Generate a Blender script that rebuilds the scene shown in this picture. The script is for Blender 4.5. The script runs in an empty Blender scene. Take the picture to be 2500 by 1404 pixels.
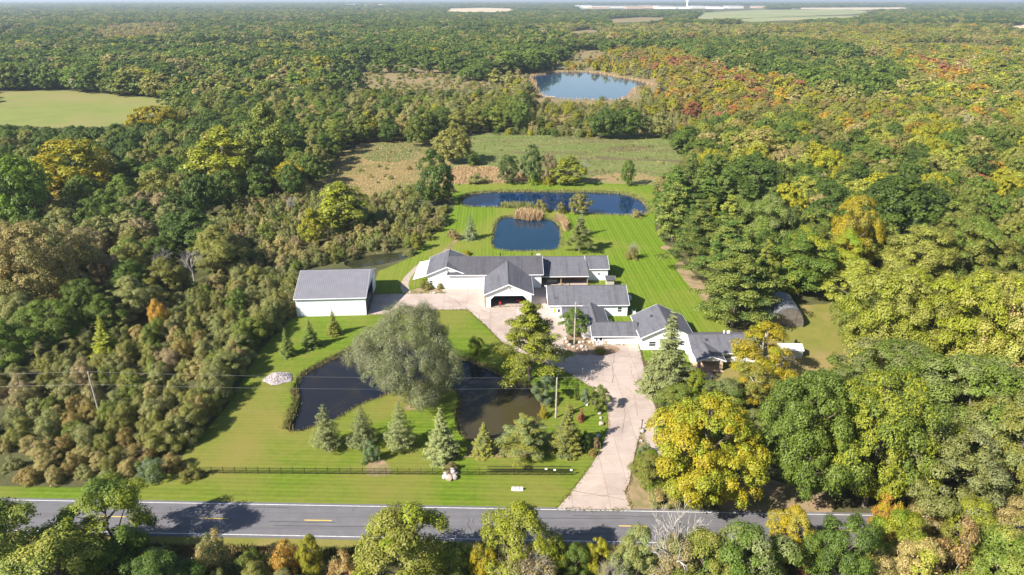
import bpy, bmesh, math, random
import numpy as np
from mathutils import Vector, Matrix, geometry as geo

random.seed(7)
RNG = np.random.default_rng(11)
SC = bpy.context.scene
COL = SC.collection

# ------------------------------------------------------------------ camera
F, CX, CY = 1668.0, 1250.0, 702.0          # focal length and centre, in photo pixels
CAM_H = 70.0                               # drone height above the ground (m)
PITCH = math.atan((CY + 4.0) / F)
SP, CP = math.sin(PITCH), math.cos(PITCH)
cam_d = bpy.data.cameras.new('camera')
cam_d.sensor_width = 36.0
cam_d.lens = F / 2500.0 * 36.0
cam_d.clip_start = 0.5
cam_d.clip_end = 60000.0
cam = bpy.data.objects.new('camera', cam_d)
COL.objects.link(cam)
cam.location = (0, 0, CAM_H)
cam.rotation_euler = (math.pi / 2 - PITCH, 0, 0)
SC.camera = cam

# ------------------------------------------------------------------ sky, sun, exposure
SUN_EL = math.radians(38.5)
SHADOW_DIR = math.radians(35.0)            # the way shadows fall, from +X towards +Y
world = bpy.data.worlds.new('World')
SC.world = world
world.use_nodes = True
wn = world.node_tree.nodes
bg = wn['Background']
sky = wn.new('ShaderNodeTexSky')
sky.sky_type = 'NISHITA'
sky.sun_disc = False
sky.sun_elevation = SUN_EL
sky.sun_rotation = math.atan2(-math.cos(SHADOW_DIR), -math.sin(SHADOW_DIR))
sky.air_density = 1.0
sky.dust_density = 0.6
sky.ozone_density = 1.6
world.node_tree.links.new(sky.outputs[0], bg.inputs[0])
bg.inputs[1].default_value = 0.068
sd = bpy.data.lights.new('sun', 'SUN')
sd.energy = 5.0
sd.angle = math.radians(0.53)
sd.color = (1.0, 0.94, 0.845)
sun = bpy.data.objects.new('sun', sd)
COL.objects.link(sun)
sun.location = (-200, -120, 300)
sun.rotation_euler = Vector((math.cos(SHADOW_DIR) * math.cos(SUN_EL), math.sin(SHADOW_DIR) * math.cos(SUN_EL),
                             -math.sin(SUN_EL))).to_track_quat('-Z', 'Y').to_euler()
SC.view_settings.view_transform = 'Standard'
SC.view_settings.look = 'None'
SC.view_settings.gamma = 1.0
SC.view_settings.use_curve_mapping = False
SC.view_settings.exposure = 1.18
SC.render.engine = 'CYCLES'
SC.cycles.max_bounces = 6
SC.cycles.diffuse_bounces = 3
SC.cycles.glossy_bounces = 2
SC.cycles.transmission_bounces = 3
SC.cycles.volume_bounces = 0
SC.cycles.use_denoising = True
try:
    SC.cycles.denoiser = 'OPENIMAGEDENOISE'
    SC.cycles.denoising_prefilter = 'ACCURATE'
except Exception:
    pass


# ------------------------------------------------------------------ survey helpers: photo pixel -> point on the ground
def G(px, py, z=0.0):
    u = (px - CX) / F
    v = (CY - py) / F
    dy = CP + v * SP
    dz = -SP + v * CP
    t = (z - CAM_H) / dz
    return (u * t, dy * t)


def PX(x, y, z):
    d = y * CP - (z - CAM_H) * SP
    up = y * SP + (z - CAM_H) * CP
    return CX + F * x / d, CY - F * up / d, F / d


def height_of(base, ytop):
    """height of an upright thing whose foot is at photo pixel `base` and whose top is at row ytop"""
    x, y = G(*base)
    lo, hi = 0.0, 80.0
    for _ in range(50):
        m = (lo + hi) / 2
        if PX(x, y, m)[1] > ytop:
            lo = m
        else:
            hi = m
    return lo


def GP(pts, z=0.0):
    return [G(a, b, z) for a, b in pts]


def smooth_ring(pts, n=6, closed=True):
    out = []
    N = len(pts)
    for i in range(N if closed else N - 1):
        p0, p1, p2, p3 = (pts[(i - 1) % N], pts[i], pts[(i + 1) % N], pts[(i + 2) % N])
        if not closed:
            p0 = pts[max(i - 1, 0)]
            p3 = pts[min(i + 2, N - 1)]
        for k in range(n):
            t = k / n
            out.append(tuple(0.5 * ((2 * p1[j]) + (-p0[j] + p2[j]) * t + (2 * p0[j] - 5 * p1[j] + 4 * p2[j] - p3[j]) * t * t
                                    + (-p0[j] + 3 * p1[j] - 3 * p2[j] + p3[j]) * t ** 3) for j in (0, 1)))
    if not closed:
        out.append(tuple(pts[-1]))
    return out


def inside(p, poly):
    x, y = p
    c = False
    n = len(poly)
    j = n - 1
    for i in range(n):
        xi, yi = poly[i][0], poly[i][1]
        xj, yj = poly[j][0], poly[j][1]
        if (yi > y) != (yj > y) and x < (xj - xi) * (y - yi) / (yj - yi) + xi:
            c = not c
        j = i
    return c


def inside_np(X, Y, poly):
    c = np.zeros(len(X), bool)
    n = len(poly)
    j = n - 1
    for i in range(n):
        xi, yi = poly[i][0], poly[i][1]
        xj, yj = poly[j][0], poly[j][1]
        if yi != yj:
            c ^= ((yi > Y) != (yj > Y)) & (X < (xj - xi) * (Y - yi) / (yj - yi) + xi)
        j = i
    return c


def area2(p):
    return sum(p[i - 1][0] * p[i][1] - p[i][0] * p[i - 1][1] for i in range(len(p)))


def offset_ring(p, d):
    """move a ring inwards by d metres"""
    if area2(p) < 0:
        p = p[::-1]
    out = []
    n = len(p)
    for i in range(n):
        a = Vector(p[i - 1])
        b = Vector(p[(i + 1) % n])
        t = (b - a)
        t = t.normalized() if t.length > 1e-9 else Vector((1, 0))
        out.append((p[i][0] - t.y * d, p[i][1] + t.x * d))
    return out


# ------------------------------------------------------------------ material helpers
MATS = {}


def new_mat(name):
    m = bpy.data.materials.new(name)
    m.use_nodes = True
    MATS[name] = m
    nt = m.node_tree
    return m, nt, nt.nodes['Principled BSDF']


def nd(nt, t, **kw):
    n = nt.nodes.new(t)
    for k, v in kw.items():
        setattr(n, k, v)
    return n


def ramp(nt, src, stops):
    r = nd(nt, 'ShaderNodeValToRGB')
    e = r.color_ramp.elements
    while len(e) < len(stops):
        e.new(0.5)
    for i, (p, c) in enumerate(stops):
        e[i].position = p
        e[i].color = (*c, 1) if len(c) == 3 else c
    nt.links.new(src, r.inputs[0])
    return r.outputs[0]


def noise(nt, vec, scale, detail=4, rough=0.6, dist=0.0):
    n = nd(nt, 'ShaderNodeTexNoise')
    n.inputs['Scale'].default_value = scale
    n.inputs['Detail'].default_value = detail
    n.inputs['Roughness'].default_value = rough
    n.inputs['Distortion'].default_value = dist
    if vec is not None:
        nt.links.new(vec, n.inputs['Vector'])
    return n.outputs['Fac']


def mixc(nt, fac, a, b, mode='MIX'):
    m = nd(nt, 'ShaderNodeMix', data_type='RGBA', blend_type=mode)
    for sock, val in ((m.inputs[0], fac), (m.inputs[6], a), (m.inputs[7], b)):
        if hasattr(val, 'is_linked') or isinstance(val, bpy.types.NodeSocket):
            nt.links.new(val, sock)
        elif isinstance(val, (int, float)):
            sock.default_value = val
        else:
            sock.default_value = (*val, 1)
    return m.outputs[2]


def mapping(nt, scale=(1, 1, 1), rot=0.0, coord='Object'):
    tc = nd(nt, 'ShaderNodeTexCoord')
    mp = nd(nt, 'ShaderNodeMapping')
    mp.inputs['Scale'].default_value = scale
    mp.inputs['Rotation'].default_value = (0, 0, rot)
    nt.links.new(tc.outputs[coord], mp.inputs[0])
    return mp.outputs[0]


def bump(nt, b, h, strength=0.4, dist=0.1):
    n = nd(nt, 'ShaderNodeBump')
    n.inputs['Strength'].default_value = strength
    n.inputs['Distance'].default_value = dist
    nt.links.new(h, n.inputs['Height'])
    nt.links.new(n.outputs[0], b.inputs['Normal'])


def mottled(name, c1, c2, scale=0.5, c3=None, scale3=0.05, rough=0.9, bump_s=0.3, bump_d=0.1, bump_scale=None, spec=0.2):
    """two-tone surface, with a third colour in broad patches"""
    m, nt, b = new_mat(name)
    v = mapping(nt)
    c = mixc(nt, ramp(nt, noise(nt, v, scale, 6, 0.65), [(0.35, (0, 0, 0)), (0.65, (1, 1, 1))]), c1, c2)
    if c3:
        c = mixc(nt, ramp(nt, noise(nt, v, scale3, 5, 0.6, 0.4), [(0.45, (0, 0, 0)), (0.62, (1, 1, 1))]), c, c3)
    nt.links.new(c, b.inputs['Base Color'])
    b.inputs['Roughness'].default_value = rough
    b.inputs['Specular IOR Level'].default_value = spec
    if bump_s:
        bump(nt, b, noise(nt, v, bump_scale or scale * 6, 4), bump_s, bump_d)
    return m


def plain(name, c, rough=0.6, metallic=0.0, spec=0.4, var=0.08, scale=3.0):
    m, nt, b = new_mat(name)
    v = mapping(nt)
    n = noise(nt, v, scale, 4)
    lo = tuple(x * (1 - var) for x in c)
    hi = tuple(min(1, x * (1 + var)) for x in c)
    nt.links.new(ramp(nt, n, [(0.3, lo), (0.7, hi)]), b.inputs['Base Color'])
    b.inputs['Roughness'].default_value = rough
    b.inputs['Metallic'].default_value = metallic
    b.inputs['Specular IOR Level'].default_value = spec
    return m


def lawn_mat(name, axis, width, c1, c2, dry, rot=0.0):
    m, nt, b = new_mat(name)
    v = mapping(nt, rot=rot)
    w = nd(nt, 'ShaderNodeTexWave', wave_type='BANDS', bands_direction=axis, wave_profile='SIN')
    w.inputs['Scale'].default_value = 1.0 / width * 0.314
    w.inputs['Distortion'].default_value = 2.2
    w.inputs['Detail'].default_value = 2.0
    w.inputs['Detail Scale'].default_value = 0.35
    nt.links.new(v, w.inputs['Vector'])
    c = mixc(nt, w.outputs['Fac'], c1, c2)
    # finer stripes with broken edges
    w2 = nd(nt, 'ShaderNodeTexWave', wave_type='BANDS', bands_direction=axis, wave_profile='SIN')
    w2.inputs['Scale'].default_value = 1.0 / width * 0.87
    w2.inputs['Distortion'].default_value = 1.6
    w2.inputs['Detail'].default_value = 3.0
    nt.links.new(v, w2.inputs['Vector'])
    c = mixc(nt, 0.45, c, mixc(nt, w2.outputs['Fac'], tuple(x * 0.75 for x in c1), tuple(x * 1.2 for x in c2)))
    n1 = noise(nt, v, 0.9, 6, 0.7)
    c = mixc(nt, 0.38, c, mixc(nt, ramp(nt, n1, [(0.3, (0, 0, 0)), (0.7, (1, 1, 1))]), tuple(x * 0.62 for x in c1), tuple(x * 1.22 for x in c2)))
    n2 = noise(nt, v, 0.035, 4, 0.6, 0.5)
    c = mixc(nt, ramp(nt, n2, [(0.44, (0, 0, 0)), (0.68, (0.85, 0.85, 0.85))]), c, dry)
    n3 = noise(nt, v, 0.16, 5, 0.65)
    c = mixc(nt, ramp(nt, n3, [(0.55, (0, 0, 0)), (0.75, (0.45, 0.45, 0.45))]), c, tuple(x * 0.9 for x in dry))
    nt.links.new(c, b.inputs['Base Color'])
    b.inputs['Roughness'].default_value = 0.95
    b.inputs['Specular IOR Level'].default_value = 0.1
    bump(nt, b, noise(nt, v, 5.0, 5, 0.75), 0.6, 0.12)
    return m


lawn_mat('lawn_front', 'Y', 2.6, (0.080, 0.136, 0.010), (0.134, 0.190, 0.018), (0.205, 0.172, 0.048), rot=0.03)
lawn_mat('lawn_back', 'X', 3.0, (0.082, 0.146, 0.008), (0.146, 0.214, 0.019), (0.195, 0.190, 0.040), rot=-0.03)
mottled('floor', (0.055, 0.062, 0.022), (0.105, 0.090, 0.042), 0.22, (0.080, 0.085, 0.028), 0.02, bump_s=0.6, bump_d=0.3)
mottled('hay', (0.150, 0.180, 0.040), (0.19, 0.205, 0.052), 0.06, (0.215, 0.19, 0.07), 0.012, bump_s=0.3)
m, nt, b = new_mat('meadow')
v = mapping(nt)
vst = mapping(nt, scale=(0.35, 1.3, 1), rot=0.12)
c = mixc(nt, ramp(nt, noise(nt, vst, 0.09, 7, 0.7, 0.5), [(0.36, (0, 0, 0)), (0.62, (1, 1, 1))]), (0.100, 0.155, 0.032), (0.180, 0.200, 0.066))
c = mixc(nt, ramp(nt, noise(nt, vst, 0.045, 6, 0.65, 0.8), [(0.50, (0, 0, 0)), (0.62, (0.85, 0.85, 0.85))]), c, (0.120, 0.088, 0.055))
c = mixc(nt, ramp(nt, noise(nt, v, 0.5, 5, 0.75), [(0.4, (0, 0, 0)), (0.7, (0.35, 0.35, 0.35))]), c, (0.25, 0.22, 0.10))
nt.links.new(c, b.inputs['Base Color'])
b.inputs['Roughness'].default_value = 0.95
b.inputs['Specular IOR Level'].default_value = 0.1
bump(nt, b, noise(nt, v, 0.8, 6, 0.75), 0.9, 0.8)
mottled('tall_grass', (0.20, 0.155, 0.060), (0.26, 0.20, 0.08), 0.16, (0.13, 0.14, 0.035), 0.045, bump_s=0.8, bump_d=0.4)
mottled('rust_grass', (0.26, 0.165, 0.085), (0.29, 0.21, 0.10), 0.25, (0.20, 0.19, 0.07), 0.08, bump_s=0.8, bump_d=0.4)
mottled('marsh', (0.215, 0.165, 0.085), (0.165, 0.145, 0.055), 0.06, (0.24, 0.17, 0.09), 0.018, bump_s=0.6, bump_d=0.4)
mottled('far_field', (0.16, 0.22, 0.08), (0.22, 0.25, 0.10), 0.01, (0.30, 0.25, 0.15), 0.003, bump_s=0)
mottled('far_tan', (0.50, 0.38, 0.25), (0.42, 0.34, 0.21), 0.01, (0.5, 0.42, 0.3), 0.004, bump_s=0)
mottled('bare_soil', (0.24, 0.17, 0.10), (0.31, 0.225, 0.14), 0.8, (0.17, 0.15, 0.06), 0.25)
mottled('mulch', (0.20, 0.13, 0.08), (0.28, 0.20, 0.13), 2.5, bump_s=0.5)
mottled('bank_soil', (0.07, 0.06, 0.03), (0.12, 0.12, 0.035), 1.2, (0.16, 0.14, 0.06), 0.3, bump_s=0.8, bump_d=0.3)
mottled('gravel', (0.22, 0.18, 0.18), (0.52, 0.46, 0.47), 2.6, bump_s=1.0, bump_d=0.25, bump_scale=4.0)
mottled('gravel_path', (0.30, 0.24, 0.19), (0.42, 0.35, 0.29), 1.2, bump_s=0.4)
mottled('stone', (0.26, 0.22, 0.195), (0.40, 0.35, 0.31), 2.0, (0.36, 0.33, 0.32), 0.7, bump_s=0.6, bump_d=0.08)
mottled('stone_pale', (0.40, 0.37, 0.35), (0.55, 0.52, 0.50), 2.0, (0.33, 0.31, 0.30), 0.7, bump_s=0.5, bump_d=0.06)
mottled('stone_pink', (0.38, 0.28, 0.23), (0.46, 0.36, 0.30), 2.0, bump_s=0.5, bump_d=0.06)


def concrete(name, c1, c2, stain):
    m, nt, b = new_mat(name)
    v = mapping(nt)
    oi = nd(nt, 'ShaderNodeObjectInfo')
    c = mixc(nt, ramp(nt, noise(nt, v, 0.35, 6, 0.65), [(0.35, (0, 0, 0)), (0.68, (1, 1, 1))]), c1, c2)
    c = mixc(nt, ramp(nt, noise(nt, v, 0.11, 6, 0.7, 0.6), [(0.47, (0, 0, 0)), (0.72, (0.8, 0.8, 0.8))]), c, stain)
    c = mixc(nt, ramp(nt, noise(nt, v, 3.0, 4, 0.7), [(0.3, (0.0, 0.0, 0.0)), (0.7, (0.25, 0.25, 0.25))]), c, stain)
    c = mixc(nt, 1.0, c, ramp(nt, oi.outputs['Random'], [(0.0, (0.90, 0.90, 0.91)), (1.0, (1.04, 1.03, 1.02))]), 'MULTIPLY')
    nt.links.new(c, b.inputs['Base Color'])
    b.inputs['Roughness'].default_value = 0.85
    b.inputs['Specular IOR Level'].default_value = 0.25
    bump(nt, b, noise(nt, v, 6, 4), 0.15, 0.02)


concrete('concrete', (0.40, 0.325, 0.28), (0.46, 0.38, 0.335), (0.27, 0.21, 0.175))
mottled('joint', (0.16, 0.12, 0.08), (0.22, 0.17, 0.11), 2.0)
plain('crack', (0.13, 0.10, 0.075), 0.95, var=0.3)

m, nt, b = new_mat('asphalt')
v = mapping(nt)
c = mixc(nt, ramp(nt, noise(nt, v, 0.5, 6, 0.7), [(0.3, (0, 0, 0)), (0.7, (1, 1, 1))]), (0.125, 0.121, 0.132), (0.162, 0.157, 0.168))
vs = mapping(nt, scale=(0.02, 1.1, 1), rot=0.027)
c = mixc(nt, ramp(nt, noise(nt, vs, 1.0, 3, 0.6), [(0.4, (0, 0, 0)), (0.66, (0.6, 0.6, 0.6))]), c, (0.105, 0.098, 0.103))
nt.links.new(c, b.inputs['Base Color'])
b.inputs['Roughness'].default_value = 0.9
b.inputs['Specular IOR Level'].default_value = 0.25
bump(nt, b, noise(nt, v, 8, 4), 0.15, 0.02)

plain('line_white', (0.62, 0.62, 0.61), 0.7, var=0.22, scale=1.5)
plain('line_yellow', (0.78, 0.50, 0.05), 0.7, var=0.08, scale=1.0)


def siding(name, c, pitch, vertical=False):
    m, nt, b = new_mat(name)
    tc = nd(nt, 'ShaderNodeTexCoord')
    sep = nd(nt, 'ShaderNodeSeparateXYZ')
    nt.links.new(tc.outputs['Object'], sep.inputs[0])
    mul = nd(nt, 'ShaderNodeMath', operation='MULTIPLY')
    mul.inputs[1].default_value = 1.0 / pitch
    if vertical:
        add = nd(nt, 'ShaderNodeMath', operation='ADD')
        nt.links.new(sep.outputs[0], add.inputs[0])
        nt.links.new(sep.outputs[1], add.inputs[1])
        nt.links.new(add.outputs[0], mul.inputs[0])
    else:
        nt.links.new(sep.outputs[2], mul.inputs[0])
    fr = nd(nt, 'ShaderNodeMath', operation='FRACT')
    nt.links.new(mul.outputs[0], fr.inputs[0])
    n = noise(nt, tc.outputs['Object'], 0.8, 5)
    cc = mixc(nt, ramp(nt, n, [(0.35, (0, 0, 0)), (0.75, (1, 1, 1))]), c, tuple(x * 0.90 for x in c))
    cc = mixc(nt, ramp(nt, fr.outputs[0], [(0.0, (1, 1, 1)), (0.12, (0, 0, 0))]), cc, tuple(x * 0.80 for x in c))
    nt.links.new(cc, b.inputs['Base Color'])
    b.inputs['Roughness'].default_value = 0.55
    b.inputs['Specular IOR Level'].default_value = 0.35
    bump(nt, b, fr.outputs[0], 0.4, 0.02)


siding('siding_white', (0.80, 0.80, 0.80), 0.2)
siding('steel_white', (0.78, 0.80, 0.82), 0.45, True)
plain('trim_white', (0.82, 0.82, 0.83), 0.5, var=0.04)
plain('canopy_white', (0.82, 0.81, 0.79), 0.5, var=0.05, scale=0.8)


def shingles(name, c, stain, dirt=0.5):
    m, nt, b = new_mat(name)
    v = mapping(nt)
    n = noise(nt, v, 0.5, 6, 0.7)
    cc = mixc(nt, ramp(nt, n, [(0.35, (0, 0, 0)), (0.7, (1, 1, 1))]), c, tuple(x * 0.86 for x in c))
    vs = mapping(nt, scale=(1.4, 0.10, 0.10))
    cc = mixc(nt, ramp(nt, noise(nt, vs, 0.9, 5, 0.7), [(0.48, (0, 0, 0)), (0.75, (dirt,) * 3)]), cc, stain)
    br = nd(nt, 'ShaderNodeTexBrick')
    br.inputs['Scale'].default_value = 1.0
    br.inputs['Brick Width'].default_value = 0.9
    br.inputs['Row Height'].default_value = 0.28
    br.inputs['Mortar Size'].default_value = 0.012
    br.inputs['Color1'].default_value = (1, 1, 1, 1)
    br.inputs['Color2'].default_value = (0.86, 0.86, 0.87, 1)
    br.inputs['Mortar'].default_value = (0.7, 0.7, 0.7, 1)
    nt.links.new(v, br.inputs['Vector'])
    cc = mixc(nt, 1.0, cc, br.outputs['Color'], 'MULTIPLY')
    nt.links.new(cc, b.inputs['Base Color'])
    b.inputs['Roughness'].default_value = 0.85
    b.inputs['Specular IOR Level'].default_value = 0.3
    bump(nt, b, noise(nt, v, 7, 3), 0.25, 0.03)


shingles('shingle', (0.138, 0.137, 0.156), (0.066, 0.064, 0.070), 0.85)
shingles('shingle_dark', (0.092, 0.090, 0.102), (0.050, 0.048, 0.054), 0.85)
plain('ridge_dark', (0.075, 0.074, 0.080), 0.8, var=0.2)
plain('steel_roof', (0.185, 0.18, 0.205), 0.5, 0.0, 0.45, var=0.08, scale=0.5)
plain('steel_rib', (0.20, 0.195, 0.22), 0.5, 0.0, 0.45, var=0.08, scale=0.5)
plain('galvanised', (0.17, 0.175, 0.19), 0.5, 0.3, 0.5, var=0.3, scale=1.2)
plain('galvanised_rust', (0.17, 0.145, 0.125), 0.6, 0.4, 0.5, var=0.35, scale=1.0)
mottled('brick', (0.30, 0.13, 0.08), (0.40, 0.20, 0.13), 3.0, (0.24, 0.11, 0.08), 1.0, bump_s=0.4, bump_d=0.03)
mottled('brick_tan', (0.46, 0.33, 0.24), (0.56, 0.43, 0.33), 3.0, (0.42, 0.26, 0.18), 1.2, bump_s=0.4, bump_d=0.03)
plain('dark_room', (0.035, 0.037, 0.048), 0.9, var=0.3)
plain('wood', (0.34, 0.25, 0.16), 0.8, var=0.2)
plain('wood_grey', (0.42, 0.38, 0.33), 0.85, var=0.2)
plain('wood_pole', (0.37, 0.32, 0.27), 0.85, var=0.25)
plain('black_metal', (0.018, 0.019, 0.02), 0.5, 0.3, 0.5, var=0.2)
plain('red_paint', (0.45, 0.03, 0.035), 0.4, 0.0, 0.5, var=0.15)
plain('rubber', (0.02, 0.02, 0.02), 0.8)
plain('yellow_shutter', (0.80, 0.55, 0.06), 0.6)
plain('tank_blue', (0.50, 0.62, 0.72), 0.35, 0.0, 0.5)
plain('white_paint', (0.83, 0.83, 0.82), 0.45, var=0.03)
plain('wire', (0.20, 0.20, 0.20), 0.5, 0.3)
plain('shed_metal', (0.62, 0.60, 0.58), 0.5, 0.2, var=0.15, scale=1.5)
plain('shed_roof', (0.80, 0.79, 0.77), 0.45, 0.1, var=0.12, scale=2.0)
m, nt, b = new_mat('glass')
b.inputs['Base Color'].default_value = (0.03, 0.04, 0.05, 1)
b.inputs['Roughness'].default_value = 0.06
b.inputs['Specular IOR Level'].default_value = 0.8


def water(name, c, c2, ripple=0.05, mud=None, rscale=1.2, shallow=None):
    m, nt, b = new_mat(name)
    v = mapping(nt)
    n = noise(nt, v, 0.06, 5, 0.6, 0.6)
    cc = mixc(nt, ramp(nt, n, [(0.35, (0, 0, 0)), (0.7, (1, 1, 1))]), c, c2)
    if mud:
        cc = mixc(nt, ramp(nt, noise(nt, v, 0.09, 6, 0.7), [(0.5, (0, 0, 0)), (0.75, (0.8, 0.8, 0.8))]), cc, mud)
        cc = mixc(nt, ramp(nt, noise(nt, v, 1.1, 4, 0.7), [(0.70, (0, 0, 0)), (0.78, (0.7, 0.7, 0.7))]), cc, (0.20, 0.18, 0.12))
    if shallow:      # a shoal where the muddy bottom shows through
        (sx, sy), r0, r1, col = shallow
        vd = nd(nt, 'ShaderNodeVectorMath', operation='DISTANCE')
        vd.inputs[1].default_value = (sx, sy, -0.55)
        nt.links.new(v, vd.inputs[0])
        ad = nd(nt, 'ShaderNodeMath', operation='MULTIPLY_ADD')
        nt.links.new(noise(nt, v, 0.12, 4, 0.6), ad.inputs[0])
        ad.inputs[1].default_value = 8.0
        nt.links.new(vd.outputs['Value'], ad.inputs[2])
        mr = nd(nt, 'ShaderNodeMapRange')
        mr.inputs['From Min'].default_value = r0 + 4
        mr.inputs['From Max'].default_value = r1 + 4
        mr.inputs['To Min'].default_value = 1.0
        mr.inputs['To Max'].default_value = 0.0
        nt.links.new(ad.outputs[0], mr.inputs['Value'])
        cc = mixc(nt, mr.outputs[0], cc, col)
    nt.links.new(cc, b.inputs['Base Color'])
    b.inputs['Roughness'].default_value = 0.06
    b.inputs['IOR'].default_value = 1.33
    b.inputs['Specular IOR Level'].default_value = 0.5
    bump(nt, b, noise(nt, v, rscale, 4, 0.6), ripple, 0.05)


G_SHALLOW = G(1235, 1010)
water('water_front', (0.008, 0.011, 0.020), (0.018, 0.017, 0.018), 0.05, (0.042, 0.033, 0.020), shallow=(G_SHALLOW, 5.0, 17.0, (0.050, 0.042, 0.018)))
water('water_blue', (0.003, 0.022, 0.050), (0.006, 0.030, 0.058), 0.10)
water('water_back', (0.002, 0.016, 0.056), (0.003, 0.020, 0.066), 0.02)
water('water_lake', (0.02, 0.045, 0.09), (0.03, 0.06, 0.11), 0.02)
water('water_marsh', (0.022, 0.026, 0.014), (0.035, 0.036, 0.016), 0.05, (0.06, 0.055, 0.02))


def leaf_mat(name, transl=0.34, spec=0.25, rough=0.5):
    """leaf colour comes from each plant's own `tint`/`tint2`; `var` and `clump` are random numbers per leaf and per bough"""
    m, nt, b = new_mat(name)
    a = nd(nt, 'ShaderNodeAttribute', attribute_type='INSTANCER', attribute_name='tint')
    a2 = nd(nt, 'ShaderNodeAttribute', attribute_type='INSTANCER', attribute_name='tint2')
    va = nd(nt, 'ShaderNodeAttribute', attribute_type='GEOMETRY', attribute_name='var')
    cl = nd(nt, 'ShaderNodeAttribute', attribute_type='GEOMETRY', attribute_name='clump')
    mixfac = nd(nt, 'ShaderNodeMath', operation='MULTIPLY_ADD')
    nt.links.new(va.outputs['Fac'], mixfac.inputs[0])
    mixfac.inputs[1].default_value = 0.5
    nt.links.new(cl.outputs['Fac'], mixfac.inputs[2])
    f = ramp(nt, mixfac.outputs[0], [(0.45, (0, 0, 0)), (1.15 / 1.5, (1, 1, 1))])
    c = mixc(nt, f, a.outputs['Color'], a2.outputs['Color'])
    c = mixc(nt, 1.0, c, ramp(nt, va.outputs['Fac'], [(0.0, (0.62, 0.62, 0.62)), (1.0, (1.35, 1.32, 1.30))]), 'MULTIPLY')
    nt.links.new(c, b.inputs['Base Color'])
    b.inputs['Roughness'].default_value = rough
    b.inputs['Specular IOR Level'].default_value = spec
    tr = nd(nt, 'ShaderNodeBsdfTranslucent')
    nt.links.new(mixc(nt, 1.0, c, (1.0, 1.05, 0.7), 'MULTIPLY'), tr.inputs['Color'])
    ms = nd(nt, 'ShaderNodeMixShader')
    ms.inputs[0].default_value = transl
    nt.links.new(b.outputs[0], ms.inputs[1])
    nt.links.new(tr.outputs[0], ms.inputs[2])
    nt.links.new(ms.outputs[0], nt.nodes['Material Output'].inputs['Surface'])


leaf_mat('leaf')
leaf_mat('needle', 0.2, 0.2, 0.6)
mottled('bark', (0.13, 0.105, 0.08), (0.19, 0.16, 0.125), 3.0, bump_s=0.5)
mottled('bark_pale', (0.26, 0.235, 0.21), (0.40, 0.37, 0.34), 2.0, bump_s=0.3)
mottled('bark_grey', (0.25, 0.22, 0.19), (0.34, 0.30, 0.26), 2.0, bump_s=0.3)
mottled('reed', (0.36, 0.24, 0.13), (0.46, 0.33, 0.18), 1.5, bump_s=0)
mottled('reed_green', (0.19, 0.21, 0.07), (0.30, 0.27, 0.10), 1.0, (0.12, 0.15, 0.03), 0.3, bump_s=0)
mottled('bank_grass', (0.09, 0.11, 0.025), (0.17, 0.17, 0.045), 0.8, (0.24, 0.18, 0.08), 0.2, bump_s=0)


# ------------------------------------------------------------------ mesh helpers
class MB:
    """collects shapes, then links them as ONE mesh object"""

    def __init__(self):
        self.v = []
        self.f = []

    def add(self, vs, fs):
        o = len(self.v)
        self.v += [tuple(p) for p in vs]
        self.f += [tuple(i + o for i in f) for f in fs]
        return self

    def box(self, x0, x1, y0, y1, z0, z1):
        return self.add([(x0, y0, z0), (x1, y0, z0), (x1, y1, z0), (x0, y1, z0), (x0, y0, z1), (x1, y0, z1), (x1, y1, z1), (x0, y1, z1)],
                        [(0, 3, 2, 1), (4, 5, 6, 7), (0, 1, 5, 4), (1, 2, 6, 5), (2, 3, 7, 6), (3, 0, 4, 7)])

    def hexa(self, lo, hi):
        """lo, hi: four points each, same winding (counter-clockwise seen from hi)"""
        return self.add(list(lo) + list(hi), [(0, 3, 2, 1), (4, 5, 6, 7), (0, 1, 5, 4), (1, 2, 6, 5), (2, 3, 7, 6), (3, 0, 4, 7)])

    def prism(self, pts, d):
        """polygon pts (3-D) pushed along vector d"""
        n = len(pts)
        d = Vector(d)
        return self.add(list(pts) + [tuple(Vector(p) + d) for p in pts],
                        [tuple(range(n)), tuple(range(2 * n - 1, n - 1, -1))] + [(i, i + n, (i + 1) % n + n, (i + 1) % n) for i in range(n)])

    def tube(self, pts, radii, sides=6, cap=True):
        pts = [Vector(p) for p in pts]
        o = len(self.v)
        n = len(pts)
        for i, p in enumerate(pts):
            t = (pts[min(i + 1, n - 1)] - pts[max(i - 1, 0)])
            t = t.normalized() if t.length > 1e-9 else Vector((0, 0, 1))
            a = t.cross(Vector((0, 0, 1)) if abs(t.z) < 0.9 else Vector((1, 0, 0))).normalized()
            b_ = t.cross(a)
            r = radii[i] if hasattr(radii, '__len__') else radii
            for k in range(sides):
                an = 2 * math.pi * k / sides
                q = p + (a * math.cos(an) + b_ * math.sin(an)) * r
                self.v.append((q.x, q.y, q.z))
        for i in range(n - 1):
            for k in range(sides):
                k2 = (k + 1) % sides
                self.f.append((o + i * sides + k, o + i * sides + k2, o + (i + 1) * sides + k2, o + (i + 1) * sides + k))
        if cap:
            self.f.append(tuple(o + k for k in range(sides - 1, -1, -1)))
            self.f.append(tuple(o + (n - 1) * sides + k for k in range(sides)))
        return self

    def mesh(self, name, mat):
        me = bpy.data.meshes.new(name)
        me.from_pydata(self.v, [], self.f)
        me.update()
        if mat:
            me.materials.append(MATS[mat])
        return me

    def build(self, name, mat, parent=None, fix=True):
        me = self.mesh(name, mat)
        if fix:
            bm = bmesh.new()
            bm.from_mesh(me)
            bmesh.ops.recalc_face_normals(bm, faces=bm.faces)
            bm.to_mesh(me)
            bm.free()
        return link(name, me, parent)


def link(name, data, parent=None):
    o = bpy.data.objects.new(name, data)
    COL.objects.link(o)
    if parent is not None:
        o.parent = parent
    return o


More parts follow.
